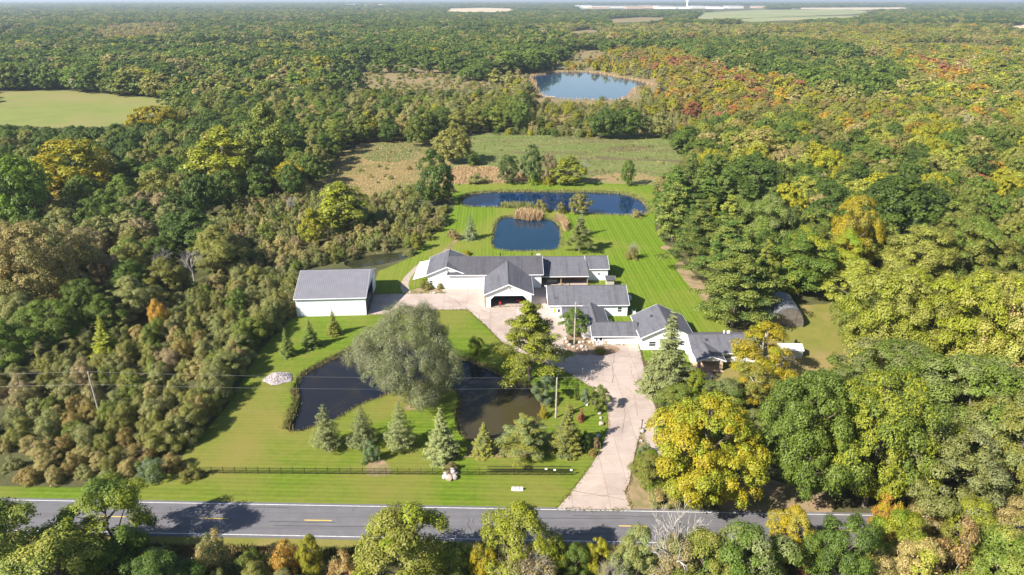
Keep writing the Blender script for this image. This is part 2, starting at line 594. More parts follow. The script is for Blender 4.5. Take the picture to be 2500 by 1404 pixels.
def tag(o, label=None, cat=None, group=None, kind=None):
    for k, v_ in (('label', label), ('category', cat), ('group', group), ('kind', kind)):
        if v_:
            o[k] = v_
    return o


def thing(name, label, cat, loc=(0, 0, 0), rz=0.0, group=None):
    o = link(name, None)
    o.location = loc
    o.rotation_euler = (0, 0, rz)
    return tag(o, label, cat, group)


def sheet(name, outer, z, mat, holes=(), extra=(), parent=None, kind=None):
    """flat sheet with holes (constrained Delaunay)"""
    co, ed = [], []
    for ring in [outer] + list(holes):
        o = len(co)
        n = len(ring)
        co += [Vector((p[0], p[1])) for p in ring]
        ed += [(o + i, o + (i + 1) % n) for i in range(n)]
    co += [Vector(p) for p in extra]
    r = geo.delaunay_2d_cdt(co, ed, [], 0, 1e-5)
    vs, fs = r[0], r[2]
    keep = []
    for f in fs:
        cx = sum(vs[i].x for i in f) / len(f)
        cy = sum(vs[i].y for i in f) / len(f)
        if inside((cx, cy), outer) and not any(inside((cx, cy), h) for h in holes):
            keep.append(tuple(f))
    me = bpy.data.meshes.new(name)
    me.from_pydata([(p.x, p.y, z) for p in vs], [], keep)
    me.update()
    bm = bmesh.new()
    bm.from_mesh(me)
    loose = [v_ for v_ in bm.verts if not v_.link_faces]
    bmesh.ops.delete(bm, geom=loose, context='VERTS')
    for f in bm.faces:
        if f.normal.z < 0:
            f.normal_flip()
    bm.to_mesh(me)
    bm.free()
    me.materials.append(MATS[mat])
    o = link(name, me, parent)
    if kind:
        o['kind'] = kind
    return o


def ragged(ring, amp, seed, n=5):
    """densify a ring and roughen it a little, so that edges of grass and soil are not ruler-straight"""
    r = random.Random(seed)
    out = []
    N = len(ring)
    for i in range(N):
        a, b_ = Vector(ring[i]), Vector(ring[(i + 1) % N])
        L = (b_ - a).length
        k = max(1, min(40, int(L / (amp * n))))
        for j in range(k):
            p = a.lerp(b_, j / k)
            out.append((p.x + r.uniform(-amp, amp), p.y + r.uniform(-amp, amp)))
    return out


# ================================================================== THE SETTING
def bank_pond(name, ring_px, water_mat, depth=0.55, n=5, bank_w=0.9, mat='bank_soil', seed=1, rough=0.10):
    """pond cut into the ground: the hole's ring, a sloping bank and a sunken water sheet"""
    ring = smooth_ring(GP(ring_px), n)
    ring = ragged(ring, rough, seed, 9 if rough < 0.2 else 4)
    if area2(ring) < 0:
        ring = ring[::-1]
    inner = offset_ring(ring, bank_w)
    N = len(ring)
    mb = MB()
    mb.add([(p[0], p[1], 0.034) for p in ring] + [(p[0], p[1], -depth - 0.25) for p in inner],
           [(i, (i + 1) % N, N + (i + 1) % N, N + i) for i in range(N)])
    tag(mb.build(name + '_bank', mat, fix=False), kind='structure')
    wr = offset_ring(ring, bank_w * 0.35)
    tag(sheet(name + '_water', wr, -depth, water_mat), kind='structure')
    return ring


R_FRONT = bank_pond('front_pond', [(698, 1048), (702, 1030), (720, 985), (711, 960), (721, 933), (732, 914), (759, 895), (797, 876), (829, 860), (865, 843),
                                   (905, 832), (960, 830), (1040, 846), (1100, 866), (1146, 873), (1170, 884), (1208, 900), (1249, 922), (1290, 935), (1322, 968),
                                   (1330, 1000), (1318, 1030), (1290, 1056), (1230, 1076), (1160, 1080), (1128, 1066), (1116, 1046), (1109, 1019), (1117, 987), (1112, 957),
                                   (1085, 944), (1040, 934), (1005, 937), (975, 949), (938, 966), (883, 988), (854, 1004), (820, 1024), (770, 1042), (729, 1053)], 'water_front', seed=3)
R_MID = bank_pond('square_pond', [(1201, 600), (1200, 574), (1209, 543), (1223, 529), (1252, 526), (1319, 531), (1352, 534), (1368, 548), (1373, 566), (1369, 598), (1350, 610), (1268, 613), (1220, 610)],
                  'water_blue', n=6, bank_w=0.8, seed=4, rough=0.2)
R_BACK = bank_pond('long_pond', [(1117, 490), (1130, 477), (1162, 468), (1252, 464), (1364, 465), (1492, 467), (1543, 475), (1573, 489), (1588, 506), (1584, 520), (1556, 527),
                                 (1438, 523), (1380, 517), (1300, 512), (1220, 507), (1172, 506), (1133, 504)], 'water_back', n=6, bank_w=1.2, seed=5, rough=0.28)
R_LAKE = bank_pond('far_lake', [(1297, 198), (1285, 187), (1325, 179), (1385, 173), (1450, 176), (1510, 186), (1592, 203), (1556, 216), (1549, 231), (1520, 243), (1440, 244), (1355, 241), (1312, 232), (1300, 215)],
                   'water_lake', n=5, bank_w=3.0, mat='marsh', seed=6, rough=1.3)
R_MARSH = bank_pond('marsh_pool', [(840, 642), (868, 628), (905, 617), (960, 612), (998, 612), (990, 630), (945, 643), (900, 650), (860, 654)], 'water_marsh', n=4, bank_w=0.6, seed=8)
PONDS = [R_FRONT, R_MID, R_BACK, R_LAKE, R_MARSH]

# the ground: one sheet to the horizon, with the ponds cut out of it
extra = []
for r_ in (60, 120, 200, 300, 450, 700, 1000, 1600, 2600, 4500, 8000, 15000, 26000):
    for k in range(36):
        a = 2 * math.pi * (k + 0.37 * (r_ % 7) / 7) / 36
        p = (r_ * math.cos(a), r_ * math.sin(a) + 20)
        if not any(inside(p, h) for h in PONDS):
            extra.append(p)
big = [(34000 * math.cos(2 * math.pi * k / 64), 34000 * math.sin(2 * math.pi * k / 64)) for k in range(64)]
sheet('ground', big, 0.0, 'floor', PONDS, extra, kind='structure')


def near_holes(poly, holes):
    return [h for h in holes if any(inside(p, poly) for p in h[::4])]


LAWN_FRONT = ragged(GP([(-420, 1206), (0, 1188), (200, 1190), (330, 1188), (395, 1165), (436, 1142), (452, 1100), (505, 1050), (560, 985), (600, 915), (640, 850), (690, 800), (722, 772),
                        (895, 766), (1060, 756), (1142, 755), (1228, 838), (1300, 880), (1370, 900), (1416, 926), (1446, 944), (1472, 968), (1487, 1000), (1490, 1042), (1476, 1092), (1446, 1142),
                        (1400, 1202), (1368, 1242)]) + [(0, 80.98), (-33, 81.9), (-74, 82.95), (-170, 85.4)], 0.10, 21, 12)
sheet('front_lawn', LAWN_FRONT, 0.03, 'lawn_front', near_holes(LAWN_FRONT, PONDS), kind='structure')
LAWN_BACK = ragged(GP([(900, 724), (1000, 722), (1200, 735), (1345, 760), (1345, 790), (1445, 838), (1565, 846), (1575, 880), (1640, 900), (1760, 905), (1790, 880), (1800, 830), (1770, 785),
                       (1700, 690), (1640, 620), (1600, 560), (1598, 500), (1612, 472), (1590, 452), (1350, 443), (1100, 451), (1098, 470), (1112, 500), (1086, 548), (1036, 594), (1005, 628),
                       (950, 652), (925, 662), (910, 700)]), 0.12, 22, 12)
sheet('back_lawn', LAWN_BACK, 0.03, 'lawn_back', near_holes(LAWN_BACK, PONDS), kind='structure')
YARD = ragged(GP([(1765, 905), (1795, 878), (1850, 840), (1905, 800), (1960, 745), (2045, 740), (2110, 800), (2100, 880), (2010, 930), (1930, 960), (1800, 975), (1740, 950)]), 0.4, 23, 4)
mottled('yard_grass', (0.145, 0.155, 0.028), (0.195, 0.175, 0.042), 0.25, (0.24, 0.18, 0.07), 0.06, bump_s=0.5)
sheet('side_yard', YARD, 0.024, 'yard_grass', kind='structure')

MEADOW = ragged(GP([(1150, 338), (1165, 324), (1400, 322), (1690, 340), (1720, 380), (1640, 420), (1600, 456), (1350, 446), (1080, 455), (1090, 410), (1120, 370)]), 0.8, 24, 5)
sheet('meadow', MEADOW, 0.012, 'meadow', near_holes(MEADOW, []), kind='structure')
TALL = ragged(GP([(640, 500), (700, 440), (800, 395), (880, 350), (1010, 342), (1060, 360), (1105, 400), (1090, 455), (1000, 500), (860, 480)]), 0.8, 25, 5)
sheet('tall_grass_meadow', TALL, 0.010, 'tall_grass', kind='structure')
mottled('green_patch', (0.075, 0.105, 0.026), (0.115, 0.14, 0.034), 0.15, (0.17, 0.155, 0.06), 0.04, bump_s=0.7, bump_d=0.3)
GREENP = ragged(GP([(870, 362), (920, 348), (1010, 345), (1035, 360), (1020, 385), (960, 396), (900, 392)]), 1.0, 26, 4)
sheet('green_meadow_patch', GREENP, 0.018, 'green_patch', kind='structure')
for k, ring in enumerate(([(1030, 452), (1060, 420), (1130, 402), (1200, 405), (1270, 420), (1330, 441), (1240, 450), (1100, 455)], [(1420, 446), (1470, 425), (1560, 420), (1620, 436), (1590, 452)])):
    rr = ragged(GP(ring), 1.6, 30 + k, 2)
    sheet('rust_grass_strip', rr, 0.020, 'rust_grass', kind='structure')
HAY = ragged(GP([(-300, 222), (0, 224), (150, 220), (300, 232), (442, 244), (455, 262), (390, 276), (300, 302), (230, 312), (120, 312), (0, 304), (-300, 300)]), 1.5, 27, 5)
sheet('hay_field', HAY, 0.012, 'hay', kind='structure')
MARSH = ragged(GP([(755, 168), (840, 152), (1000, 152), (1150, 158), (1290, 160), (1330, 140), (1440, 120), (1490, 126), (1440, 150), (1470, 164), (1560, 178), (1625, 195), (1610, 222), (1600, 245), (1680, 262), (1720, 300),
                   (1620, 332), (1380, 322), (1240, 318), (1235, 290), (1262, 250), (1282, 205), (1240, 214), (1000, 222), (770, 212)]), 2.0, 28, 4)
sheet('marsh_meadow', MARSH, 0.012, 'marsh', near_holes(MARSH, PONDS), kind='structure')
far_open = []
for name, ring, mat in (
        ('far_hayfield', [(1690, 46), (1720, 31), (1850, 24), (2080, 23), (2140, 30), (2060, 36), (1900, 41), (1760, 48)], 'far_field'),
        ('far_hayfield', [(1790, 50), (1850, 43), (2000, 40), (2110, 38), (2100, 43), (1950, 49), (1830, 54)], 'far_field'),
        ('far_stubble_field', [(1080, 28), (1100, 21), (1180, 19), (1250, 21), (1262, 27), (1200, 30), (1120, 30)], 'far_tan'),
        ('far_stubble_field', [(1920, 22), (1960, 19), (2200, 18), (2240, 21), (2100, 24)], 'far_tan'),
        ('far_stubble_field', [(1060, 50), (1075, 46), (1110, 46), (1100, 51)], 'far_tan'),
        ('far_clearing', [(1480, 48), (1560, 42), (1640, 44), (1600, 52), (1500, 56)], 'marsh'),
        ('far_clearing', [(1310, 106), (1340, 98), (1350, 112), (1320, 118)], 'marsh'),
        ('far_clearing', [(1380, 78), (1450, 72), (1480, 78), (1400, 84)], 'marsh'),
        ('far_stubble_field', [(2450, 66), (2500, 60), (2560, 62), (2520, 72)], 'far_tan')):
    rr = ragged(GP(ring), 12.0, len(far_open), 4)
    far_open.append([tuple(p) for p in ring])
    sheet(name, rr, 0.30, mat, kind='structure')

# ---------------------------------------------------------------- road
RS = -0.026


def road_y(c, x):
    return c + RS * x


def road_strip(x0, x1, c0, c1, z, nseg=1):
    mb = MB()
    for i in range(nseg):
        a = x0 + (x1 - x0) * i / nseg
        b_ = x0 + (x1 - x0) * (i + 1) / nseg
        mb.add([(a, road_y(c0, a), z), (b_, road_y(c0, b_), z), (b_, road_y(c1, b_), z), (a, road_y(c1, a), z)], [(0, 1, 2, 3)])
    return mb


road = tag(road_strip(-420, 420, 73.9, 81.25, 0.045, 40).build('road', 'asphalt', fix=False), kind='structure')
road_strip(-420, 420, 80.72, 80.83, 0.052, 40).build('white_edge_line', 'line_white', road, fix=False)
road_strip(-420, 420, 74.42, 74.53, 0.052, 40).build('white_edge_line', 'line_white', road, fix=False)
for k in range(-12, 13):
    x0 = -45.4 + 15.2 * (k + 3)
    if -130 < x0 < 130:
        road_strip(x0, x0 + 4.0, 77.55, 77.69, 0.052).build('yellow_dash', 'line_yellow', road, fix=False)
rt_ = random.Random(8)
for k in range(26):
    x0 = rt_.uniform(-70, 60)
    c0 = rt_.uniform(74.8, 80.4)
    long_ = k % 3 == 0
    L_ = rt_.uniform(6, 16) if long_ else rt_.uniform(0.8, 3.2)
    mb = MB()
    px_, py_ = x0, road_y(c0, x0)
    for q in range(8):
        nx = px_ + (L_ / 8 if long_ else rt_.uniform(-0.25, 0.25))
        ny = py_ + (rt_.uniform(-0.08, 0.08) + RS * L_ / 8 if long_ else L_ / 8)
        w_ = 0.035
        ox, oy = (0, w_) if long_ else (w_, 0)
        mb.add([(px_ - ox, py_ - oy, 0.0505), (nx - ox, ny - oy, 0.0505), (nx + ox, ny + oy, 0.0505), (px_ + ox, py_ + oy, 0.0505)], [(0, 1, 2, 3)])
        px_, py_ = nx, ny
    if py_ < road_y(81.0, px_):
        mb.build('tar_seam', 'rubber', road, fix=False)
tag(road_strip(-420, 420, 72.2, 74.0, 0.02, 60).build('road_shoulder', 'yard_grass', fix=False), kind='structure')

# ---------------------------------------------------------------- concrete drive and court, slab by slab
DRIVE = GP([(1360, 1243.4), (1397, 1200), (1442, 1140), (1471, 1090), (1486, 1040), (1483, 1000), (1468, 967), (1442, 944), (1412, 926), (1366, 900), (1300, 878), (1226, 836), (1190, 798), (1142, 756),
            (1060, 757), (985, 766), (897, 769), (905, 740), (912, 719), (1000, 717.5), (1062, 716), (1088, 717), (1068, 703), (1150, 702), (1182, 704), (1186, 752), (1290, 748), (1296, 702),
            (1332, 700), (1341, 772), (1400, 776), (1424, 800), (1402, 838), (1445, 844), (1557, 842), (1563, 857), (1569, 885), (1579, 930), (1592, 972), (1606, 1010), (1616, 1045), (1618, 1075), (1640, 1130),
            (1600, 1130), (1579, 1082), (1566, 1048), (1554, 1090), (1545, 1130), (1536, 1178), (1525, 1202), (1541, 1245)])
bed = tag(sheet('driveway', DRIVE, 0.036, 'joint'), kind='structure')


def slab_field(ring, us, vs_, rot, z, mat, parent, hgt=0.03, gap=0.022):
    """cut a polygon along joint lines (u and v of a turned grid) and make each piece a slab of its own"""
    ca, sa = math.cos(rot), math.sin(rot)
    loc = [(x * ca + y * sa, -x * sa + y * ca) for x, y in ring]
    bm = bmesh.new()
    r = geo.delaunay_2d_cdt([Vector(p) for p in loc], [(i, (i + 1) % len(loc)) for i in range(len(loc))], [], 0, 1e-5)
    bv = [bm.verts.new((p.x, p.y, 0)) for p in r[0]]
    for f in r[2]:
        c_ = (sum(r[0][i].x for i in f) / 3, sum(r[0][i].y for i in f) / 3)
        if inside(c_, loc):
            bm.faces.new([bv[i] for i in f])
    for axis, cuts in ((0, us), (1, vs_)):
        for c_ in cuts:
            for s_ in (-gap, gap):
                pn = [0, 0, 0]
                pn[axis] = 1
                pc = [0, 0, 0]
                pc[axis] = c_ + s_
                bmesh.ops.bisect_plane(bm, geom=bm.verts[:] + bm.edges[:] + bm.faces[:], plane_co=pc, plane_no=pn)
    cells = {}
    for f in bm.faces:
        c_ = f.calc_center_median()
        if any(abs(c_.x - q) < gap for q in us) or any(abs(c_.y - q) < gap for q in vs_):
            continue
        cells.setdefault((sum(c_.x > q for q in us), sum(c_.y > q for q in vs_)), []).append(f)
    rr = random.Random(5)
    for fl in cells.values():
        if sum(f.calc_area() for f in fl) < 0.25:
            continue
        vi, vl, fs = {}, [], []
        dz = rr.uniform(-0.004, 0.004)
        for f in fl:
            idx = []
            for w in f.verts:
                if w not in vi:
                    vi[w] = len(vl)
                    vl.append((w.co.x * ca - w.co.y * sa, w.co.x * sa + w.co.y * ca, z + hgt + dz))
                idx.append(vi[w])
            fs.append(tuple(idx))
        s_ = set(fl)
        nb = len(vl)
        vl += [(p[0], p[1], z - 0.002) for p in vl]
        for f in fl:
            for e in f.edges:
                if sum(g in s_ for g in e.link_faces) == 1:
                    a, b_ = vi[e.verts[0]], vi[e.verts[1]]
                    fs.append((a, b_, b_ + nb, a + nb))
        me = bpy.data.meshes.new('slab')
        me.from_pydata(vl, [], fs)
        me.update()
        me.materials.append(MATS[mat])
        q = bmesh.new()
        q.from_mesh(me)
        bmesh.ops.recalc_face_normals(q, faces=q.faces)
        top = max(q.faces, key=lambda f_: f_.calc_center_median().z)
        if top.normal.z < 0:
            bmesh.ops.reverse_faces(q, faces=q.faces)
        q.to_mesh(me)
        q.free()
        link('slab', me, parent)
    bm.free()


slab_field(DRIVE, [-30, -24.5, -18.6, -12.4, -6.6, -0.8, 5.4, 11.6, 17.2, 20.6, 24.4, 29.0], [83.4, 88.5, 93.5, 98.4, 103.3, 108.5, 113.6, 119.0, 124.4, 129.2, 134.6, 140.2, 146.0, 151.6, 157.0, 161.6], 0.03, 0.038, 'concrete', bed)
rc = random.Random(3)


def crack(px, w=0.05, z=0.078, jit=0.12):
    pts = GP(px)
    mb = MB()
    P_ = []
    for i in range(len(pts) - 1):
        a, b_ = Vector(pts[i]), Vector(pts[i + 1])
        k = max(2, int((b_ - a).length / 0.6))
        for j in range(k):
            q = a.lerp(b_, j / k)
            P_.append((q.x + rc.uniform(-jit, jit), q.y + rc.uniform(-jit, jit)))
    P_.append(pts[-1])
    for i in range(len(P_) - 1):
        a, b_ = Vector(P_[i]), Vector(P_[i + 1])
        t = (b_ - a)
        if t.length < 1e-6:
            continue
        nn = Vector((-t.y, t.x)).normalized() * w * rc.uniform(0.5, 1.5)
        mb.add([(a.x - nn.x, a.y - nn.y, z), (b_.x - nn.x, b_.y - nn.y, z), (b_.x + nn.x, b_.y + nn.y, z), (a.x + nn.x, a.y + nn.y, z)], [(0, 1, 2, 3)])
    mb.build('crack', 'crack', bed, fix=False)


for c_, w_ in (([(1085, 722), (1110, 733), (1126, 747), (1150, 757), (1172, 770), (1166, 790)], 0.07), ([(1040, 752), (1126, 748)], 0.05), ([(1150, 742), (1170, 748), (1176, 758), (1200, 765), (1218, 763)], 0.05),
               ([(1500, 865), (1498, 880), (1495, 895), (1498, 915), (1494, 935)], 0.05), ([(1395, 1198), (1440, 1206), (1505, 1216), (1524, 1221)], 0.07), ([(1526, 945), (1548, 962), (1556, 1015)], 0.04),
               ([(1522, 985), (1526, 1010), (1522, 1040), (1518, 1060)], 0.045), ([(1480, 870), (1560, 872)], 0.04), ([(1540, 890), (1541, 910), (1556, 950)], 0.035), ([(1438, 925), (1500, 935)], 0.04)):
    crack(c_, w_ * 0.7)

# gravel track up to the back, bare soil patches, planting beds
for nm, ring, mat, z in (
        ('gravel_path', [(985, 717), (978, 700), (985, 680), (1000, 664), (1018, 648), (1026, 650), (1012, 666), (1000, 684), (998, 702), (1004, 717)], 'gravel_path', 0.045),
        ('worn_track', [(1070, 630), (1082, 612), (1100, 596), (1112, 583), (1120, 584), (1106, 600), (1090, 618), (1080, 632)], 'bare_soil', 0.042),
        ('bare_soil', [(1008, 717), (1010, 707), (1040, 701), (1066, 703), (1086, 716), (1060, 714)], 'bare_soil', 0.042),
        ('bare_soil', [(1648, 650), (1665, 640), (1690, 665), (1715, 690), (1735, 730), (1725, 740), (1700, 715), (1675, 690)], 'bare_soil', 0.042),
        ('bare_soil', [(1612, 606), (1622, 600), (1640, 604), (1632, 611)], 'bare_soil', 0.046),
        ('bare_soil', [(1540, 1243.5), (1530, 1205), (1542, 1170), (1551, 1125), (1560, 1085), (1566, 1050), (1580, 1084), (1592, 1110), (1580, 1170), (1585, 1220), (1600, 1246)], 'bare_soil', 0.030),
        ('mulch_bed', [(1048, 1108), (1058, 1096), (1160, 1090), (1300, 1096), (1310, 1106), (1290, 1116), (1120, 1117), (1060, 1116)], 'mulch', 0.044),
        ('mulch_bed', [(1352, 1102), (1380, 1092), (1412, 1100), (1400, 1110), (1366, 1108)], 'mulch', 0.044),
        ('mulch_bed', [(895, 1160), (900, 1130), (925, 1122), (948, 1134), (950, 1160)], 'bare_soil', 0.044),
        ('mulch_bed', [(1432, 850), (1446, 846), (1500, 846), (1512, 856), (1480, 868), (1442, 866)], 'mulch', 0.085),
        ('mulch_bed', [(1376, 842), (1384, 820), (1430, 812), (1446, 842), (1436, 868), (1396, 862)], 'mulch', 0.083),
        ('mulch_bed', [(690, 867), (700, 862), (714, 866), (712, 873), (697, 874)], 'bare_soil', 0.044),
        ('mulch_bed', [(806, 815), (816, 812), (826, 815), (818, 820)], 'bare_soil', 0.044),
        ('mulch_bed', [(990, 1000), (998, 985), (1030, 980), (1036, 990), (1010, 1000)], 'mulch', 0.044),
        ('mulch_bed', [(1250, 1200), (1252, 1189), (1274, 1188), (1276, 1200)], 'bare_soil', 0.044),
        ('walkway', [(1690, 946), (1712, 930), (1722, 912), (1740, 912), (1732, 935), (1706, 955), (1680, 975), (1670, 970)], 'concrete', 0.05),
        ('stone_path', [(1616, 966), (1640, 960), (1662, 963), (1640, 968)], 'concrete', 0.05),
        ('leaf_litter', [(1760, 1248), (1780, 1190), (1860, 1170), (1960, 1190), (2020, 1200), (2030, 1250), (1900, 1254)], 'bare_soil', 0.03)):
    rr = ragged(smooth_ring(GP(ring), 4), 0.06, len(ring) + int(ring[0][0]), 6)
    tag(sheet(nm, rr, z, mat), kind='structure')


# ================================================================== BUILDINGS
def bp(root, mb, name, mat, parent=None, fix=True):
    """link a part drawn in plan coordinates under its building (root stands at the pivot)"""
    lx, ly = root.location.x, root.location.y
    mb.v = [(x - lx, y - ly, z) for x, y, z in mb.v]
    return mb.build(name, mat, parent or root, fix)


def gable(root, axis, a0, a1, b0, b1, eave, ridge, mid=None, eave2=None, roof_mat='shingle', wall_mat='siding_white', ov=0.45, ova=None, wall=True, t=0.16, cap='ridge_dark', fascia='trim_white', ends=(True, True)):
    """a gabled block: ridge along `axis` from a0 to a1, eaves at b0 (height eave) and b1 (height eave2)"""
    eave2 = eave if eave2 is None else eave2
    mid = (b0 + b1) / 2 if mid is None else mid
    ova = ov if ova is None else ova
    P_ = (lambda a, b_, z: (a, b_, z)) if axis == 'x' else (lambda a, b_, z: (b_, a, z))
    if wall:
        mb = MB()
        prof = [(b0, 0), (b1, 0), (b1, eave2), (mid, ridge), (b0, eave)]
        mb.prism([P_(a0, b_, z) for b_, z in prof], [P_(a1 - a0, 0, 0)[i] for i in range(3)])
        bp(root, mb, 'wall', wall_mat)
    roof = None
    tm, fm = MB(), []
    A0, A1 = a0 - (ova if ends[0] else 0.02), a1 + (ova if ends[1] else 0.02)
    for bb, ee in ((b0, eave), (b1, eave2)):
        s = (ridge - ee) / abs(mid - bb)
        sg = 1 if bb < mid else -1
        bo, zo = bb - sg * ov, ee - ov * s
        lo = [P_(A0, bo, zo), P_(A1, bo, zo), P_(A1, mid, ridge), P_(A0, mid, ridge)]
        hi = [(p[0], p[1], p[2] + t) for p in lo]
        tm.hexa(lo, hi)
        # white boards along the rakes and the eave, and the gutter
        for a_, en in ((A0, ends[0]), (A1, ends[1])):
            if not en:
                continue
            d = 0.05 if a_ == A1 else -0.05
            q0, q1 = min(a_, a_ + d), max(a_, a_ + d)
            l2 = [P_(q0, bo, zo - 0.08), P_(q1, bo, zo - 0.08), P_(q1, mid, ridge - 0.08), P_(q0, mid, ridge - 0.08)]
            fm.append(('fascia', MB().hexa(l2, [(p[0], p[1], p[2] + t + 0.10) for p in l2])))
        g0, g1 = (bo - 0.10, bo - 0.003) if sg > 0 else (bo + 0.003, bo + 0.10)
        l2 = [P_(A0, g0, zo - 0.06), P_(A1, g0, zo - 0.06), P_(A1, g1, zo - 0.06), P_(A0, g1, zo - 0.06)]
        fm.append(('gutter', MB().hexa(l2, [(p[0], p[1], p[2] + 0.16) for p in l2])))
    roof = bp(root, tm, 'roof', roof_mat)
    if fascia:
        for nm_, m_ in fm:
            bp(root, m_, nm_, fascia, roof)
    if cap:
        cm = MB()
        s0 = (ridge - eave) / abs(mid - b0)
        s1 = (ridge - eave2) / abs(mid - b1)
        w = 0.22
        cm.prism([P_(A0, mid - w, ridge + t - w * s0 + 0.015), P_(A0, mid, ridge + t + 0.05), P_(A0, mid + w, ridge + t - w * s1 + 0.015), P_(A0, mid, ridge + t - 0.05)],
                 P_(A1 - A0, 0, 0))
        bp(root, cm, 'ridge_cap', cap, roof)
    return roof


def window(root, x, y, z, w, h, name='window', face='-y', frame='trim_white'):
    """window whose sill is centred at (x, y, z) on a wall that looks along `face`"""
    def P_(u, d, q):
        return {'-y': (x + u, y - d, q), '-x': (x - d, y + u, q), '+x': (x + d, y + u, q)}[face]

    def bxx(mb, u0, u1, d0, d1, q0, q1):
        mb.prism([P_(u0, d0, q0), P_(u1, d0, q0), P_(u1, d0, q1), P_(u0, d0, q1)], Vector(P_(0, d1, 0)) - Vector(P_(0, d0, 0)))
    mb = MB()
    for a in (-w / 2 - 0.08, w / 2):
        bxx(mb, a, a + 0.08, 0.0, 0.07, z - 0.08, z + h + 0.08)
    for q in (z - 0.08, z + h, z + h / 2 - 0.03):
        bxx(mb, -w / 2, w / 2, 0.0, 0.065, q, q + (0.08 if q != z + h / 2 - 0.03 else 0.06))
    fr = bp(root, mb, name, frame)
    for q0, q1 in ((z, z + h / 2 - 0.03), (z + h / 2 + 0.03, z + h)):
        mb = MB()
        bxx(mb, -w / 2, w / 2, 0.004, 0.03, q0, q1)
        bp(root, mb, 'pane', 'glass', fr)
    mb = MB()
    bxx(mb, -w / 2 - 0.14, w / 2 + 0.14, 0.0, 0.14, z - 0.15, z - 0.085)
    bp(root, mb, 'sill', frame, fr)
    return fr


def door(root, x, y, w=0.95, h=2.1, mat='white_paint', z=0.05, glazed=True):
    mb = MB()
    mb.box(x - w / 2, x + w / 2, y - 0.06, y + 0.02, z, z + h)
    d = bp(root, mb, 'door', mat)
    fm = MB()
    for a in (x - w / 2 - 0.1, x + w / 2 + 0.004):
        fm.box(a, a + 0.096, y - 0.09, y + 0.01, z, z + h + 0.1)
    fm.box(x - w / 2, x + w / 2, y - 0.088, y + 0.01, z + h + 0.004, z + h + 0.1)
    bp(root, fm, 'frame', 'trim_white', d)
    if glazed:
        gm = MB()
        gm.box(x - w * 0.3, x + w * 0.3, y - 0.08, y - 0.062, z + 1.05, z + h - 0.2)
        bp(root, gm, 'pane', 'glass', d)
    hm = MB()
    hm.tube([(x + w * 0.38, y - 0.065, z + 1.0), (x + w * 0.38, y - 0.14, z + 1.0)], 0.03, 8)
    bp(root, hm, 'handle', 'black_metal', d)
    return d


def garage_door(root, x0, x1, y, h, rows=4, recess=0.06, z=0.05, label=None):
    mb = MB()
    for a, b_ in ((x0 - 0.14, x0), (x1, x1 + 0.14)):
        mb.box(a, b_, y - 0.10, y + 0.02, z, z + h + 0.14)
    mb.box(x0 + 0.002, x1 - 0.002, y - 0.098, y + 0.02, z + h + 0.002, z + h + 0.14)
    d = bp(root, mb, 'garage_door', 'trim_white')
    rh = h / rows
    for k in range(rows):
        pm = MB()
        pm.box(x0 + 0.004, x1 - 0.004, y - 0.045, y - 0.005, z + k * rh + 0.012, z + (k + 1) * rh - 0.012)
        n = max(2, int((x1 - x0) / 1.0))
        pw = (x1 - x0) / n
        for j in range(n):
            pm.box(x0 + j * pw + 0.14, x0 + (j + 1) * pw - 0.14, y - 0.062, y - 0.044, z + k * rh + 0.12, z + (k + 1) * rh - 0.12)
        bp(root, pm, 'panel', 'white_paint', d)
    return d


# ---------------------------------------------------------------- steel barn
BX, BY = -43.0, 148.2
barn = thing('metal_barn', 'long white steel barn with grey ribbed roof and open end doorway', 'barn', (BX, BY, 0), 0.062)
x0, x1, y0, y1 = -51.2, -34.9, 147.9, 166.3
EV, RG = 4.75, 8.1
mb = MB()
mb.box(x0, x1, y0, y0 + 0.12, 0, EV)                      # front
mb.box(x0, x1, y1 - 0.12, y1, 0, EV)                      # back
mb.prism([(x0, y0 + 0.12, 0), (x0, y1 - 0.12, 0), (x0, y1 - 0.12, EV), (x0, (y0 + y1) / 2, RG), (x0, y0 + 0.12, EV)], (0.12, 0, 0))
bp(barn, mb, 'wall', 'steel_white')
mb = MB()
ym = (y0 + y1) / 2
yo0, yo1, zo = y0 + 1.0, 160.9, 4.55
xo = x1 - 0.12
for poly in ([(y0 + 0.12, 0), (yo0, 0), (yo0, zo), (yo0, EV + (yo0 - y0) * (RG - EV) / (ym - y0)), (y0 + 0.12, EV)],
             [(yo1, 0), (y1 - 0.12, 0), (y1 - 0.12, EV), (yo1, EV + (y1 - yo1) * (RG - EV) / (ym - y0))],
             [(yo0, zo), (yo1, zo), (yo1, EV + (y1 - yo1) * (RG - EV) / (ym - y0)), (ym, RG), (yo0, EV + (yo0 - y0) * (RG - EV) / (ym - y0))]):
    mb.prism([(xo, a, z) for a, z in poly], (0.12, 0, 0))
bp(barn, mb, 'end_wall', 'steel_white')
r = gable(barn, 'x', x0, x1, y0, y1, EV, RG, roof_mat='steel_roof', ov=0.35, wall=False, cap='steel_rib')
rm = MB()
s = (RG - EV) / (ym - y0)
n = 36
for k in range(n + 1):
    xx = x0 - 0.33 + (x1 - x0 + 0.66) * k / n
    for sg in (1, -1):
        b0 = (y0 - 0.33) if sg > 0 else (y1 + 0.33)
        z0 = EV - 0.33 * s + 0.16
        z1 = RG + 0.16
        yc = ym
        rm.hexa([(xx - 0.025, b0, z0), (xx + 0.025, b0, z0), (xx + 0.025, yc - 0.24 * sg, z1 - 0.24 * s), (xx - 0.025, yc - 0.24 * sg, z1 - 0.24 * s)],
                [(xx - 0.018, b0, z0 + 0.05), (xx + 0.018, b0, z0 + 0.05), (xx + 0.018, yc - 0.24 * sg, z1 - 0.24 * s + 0.05), (xx - 0.018, yc - 0.24 * sg, z1 - 0.24 * s + 0.05)])
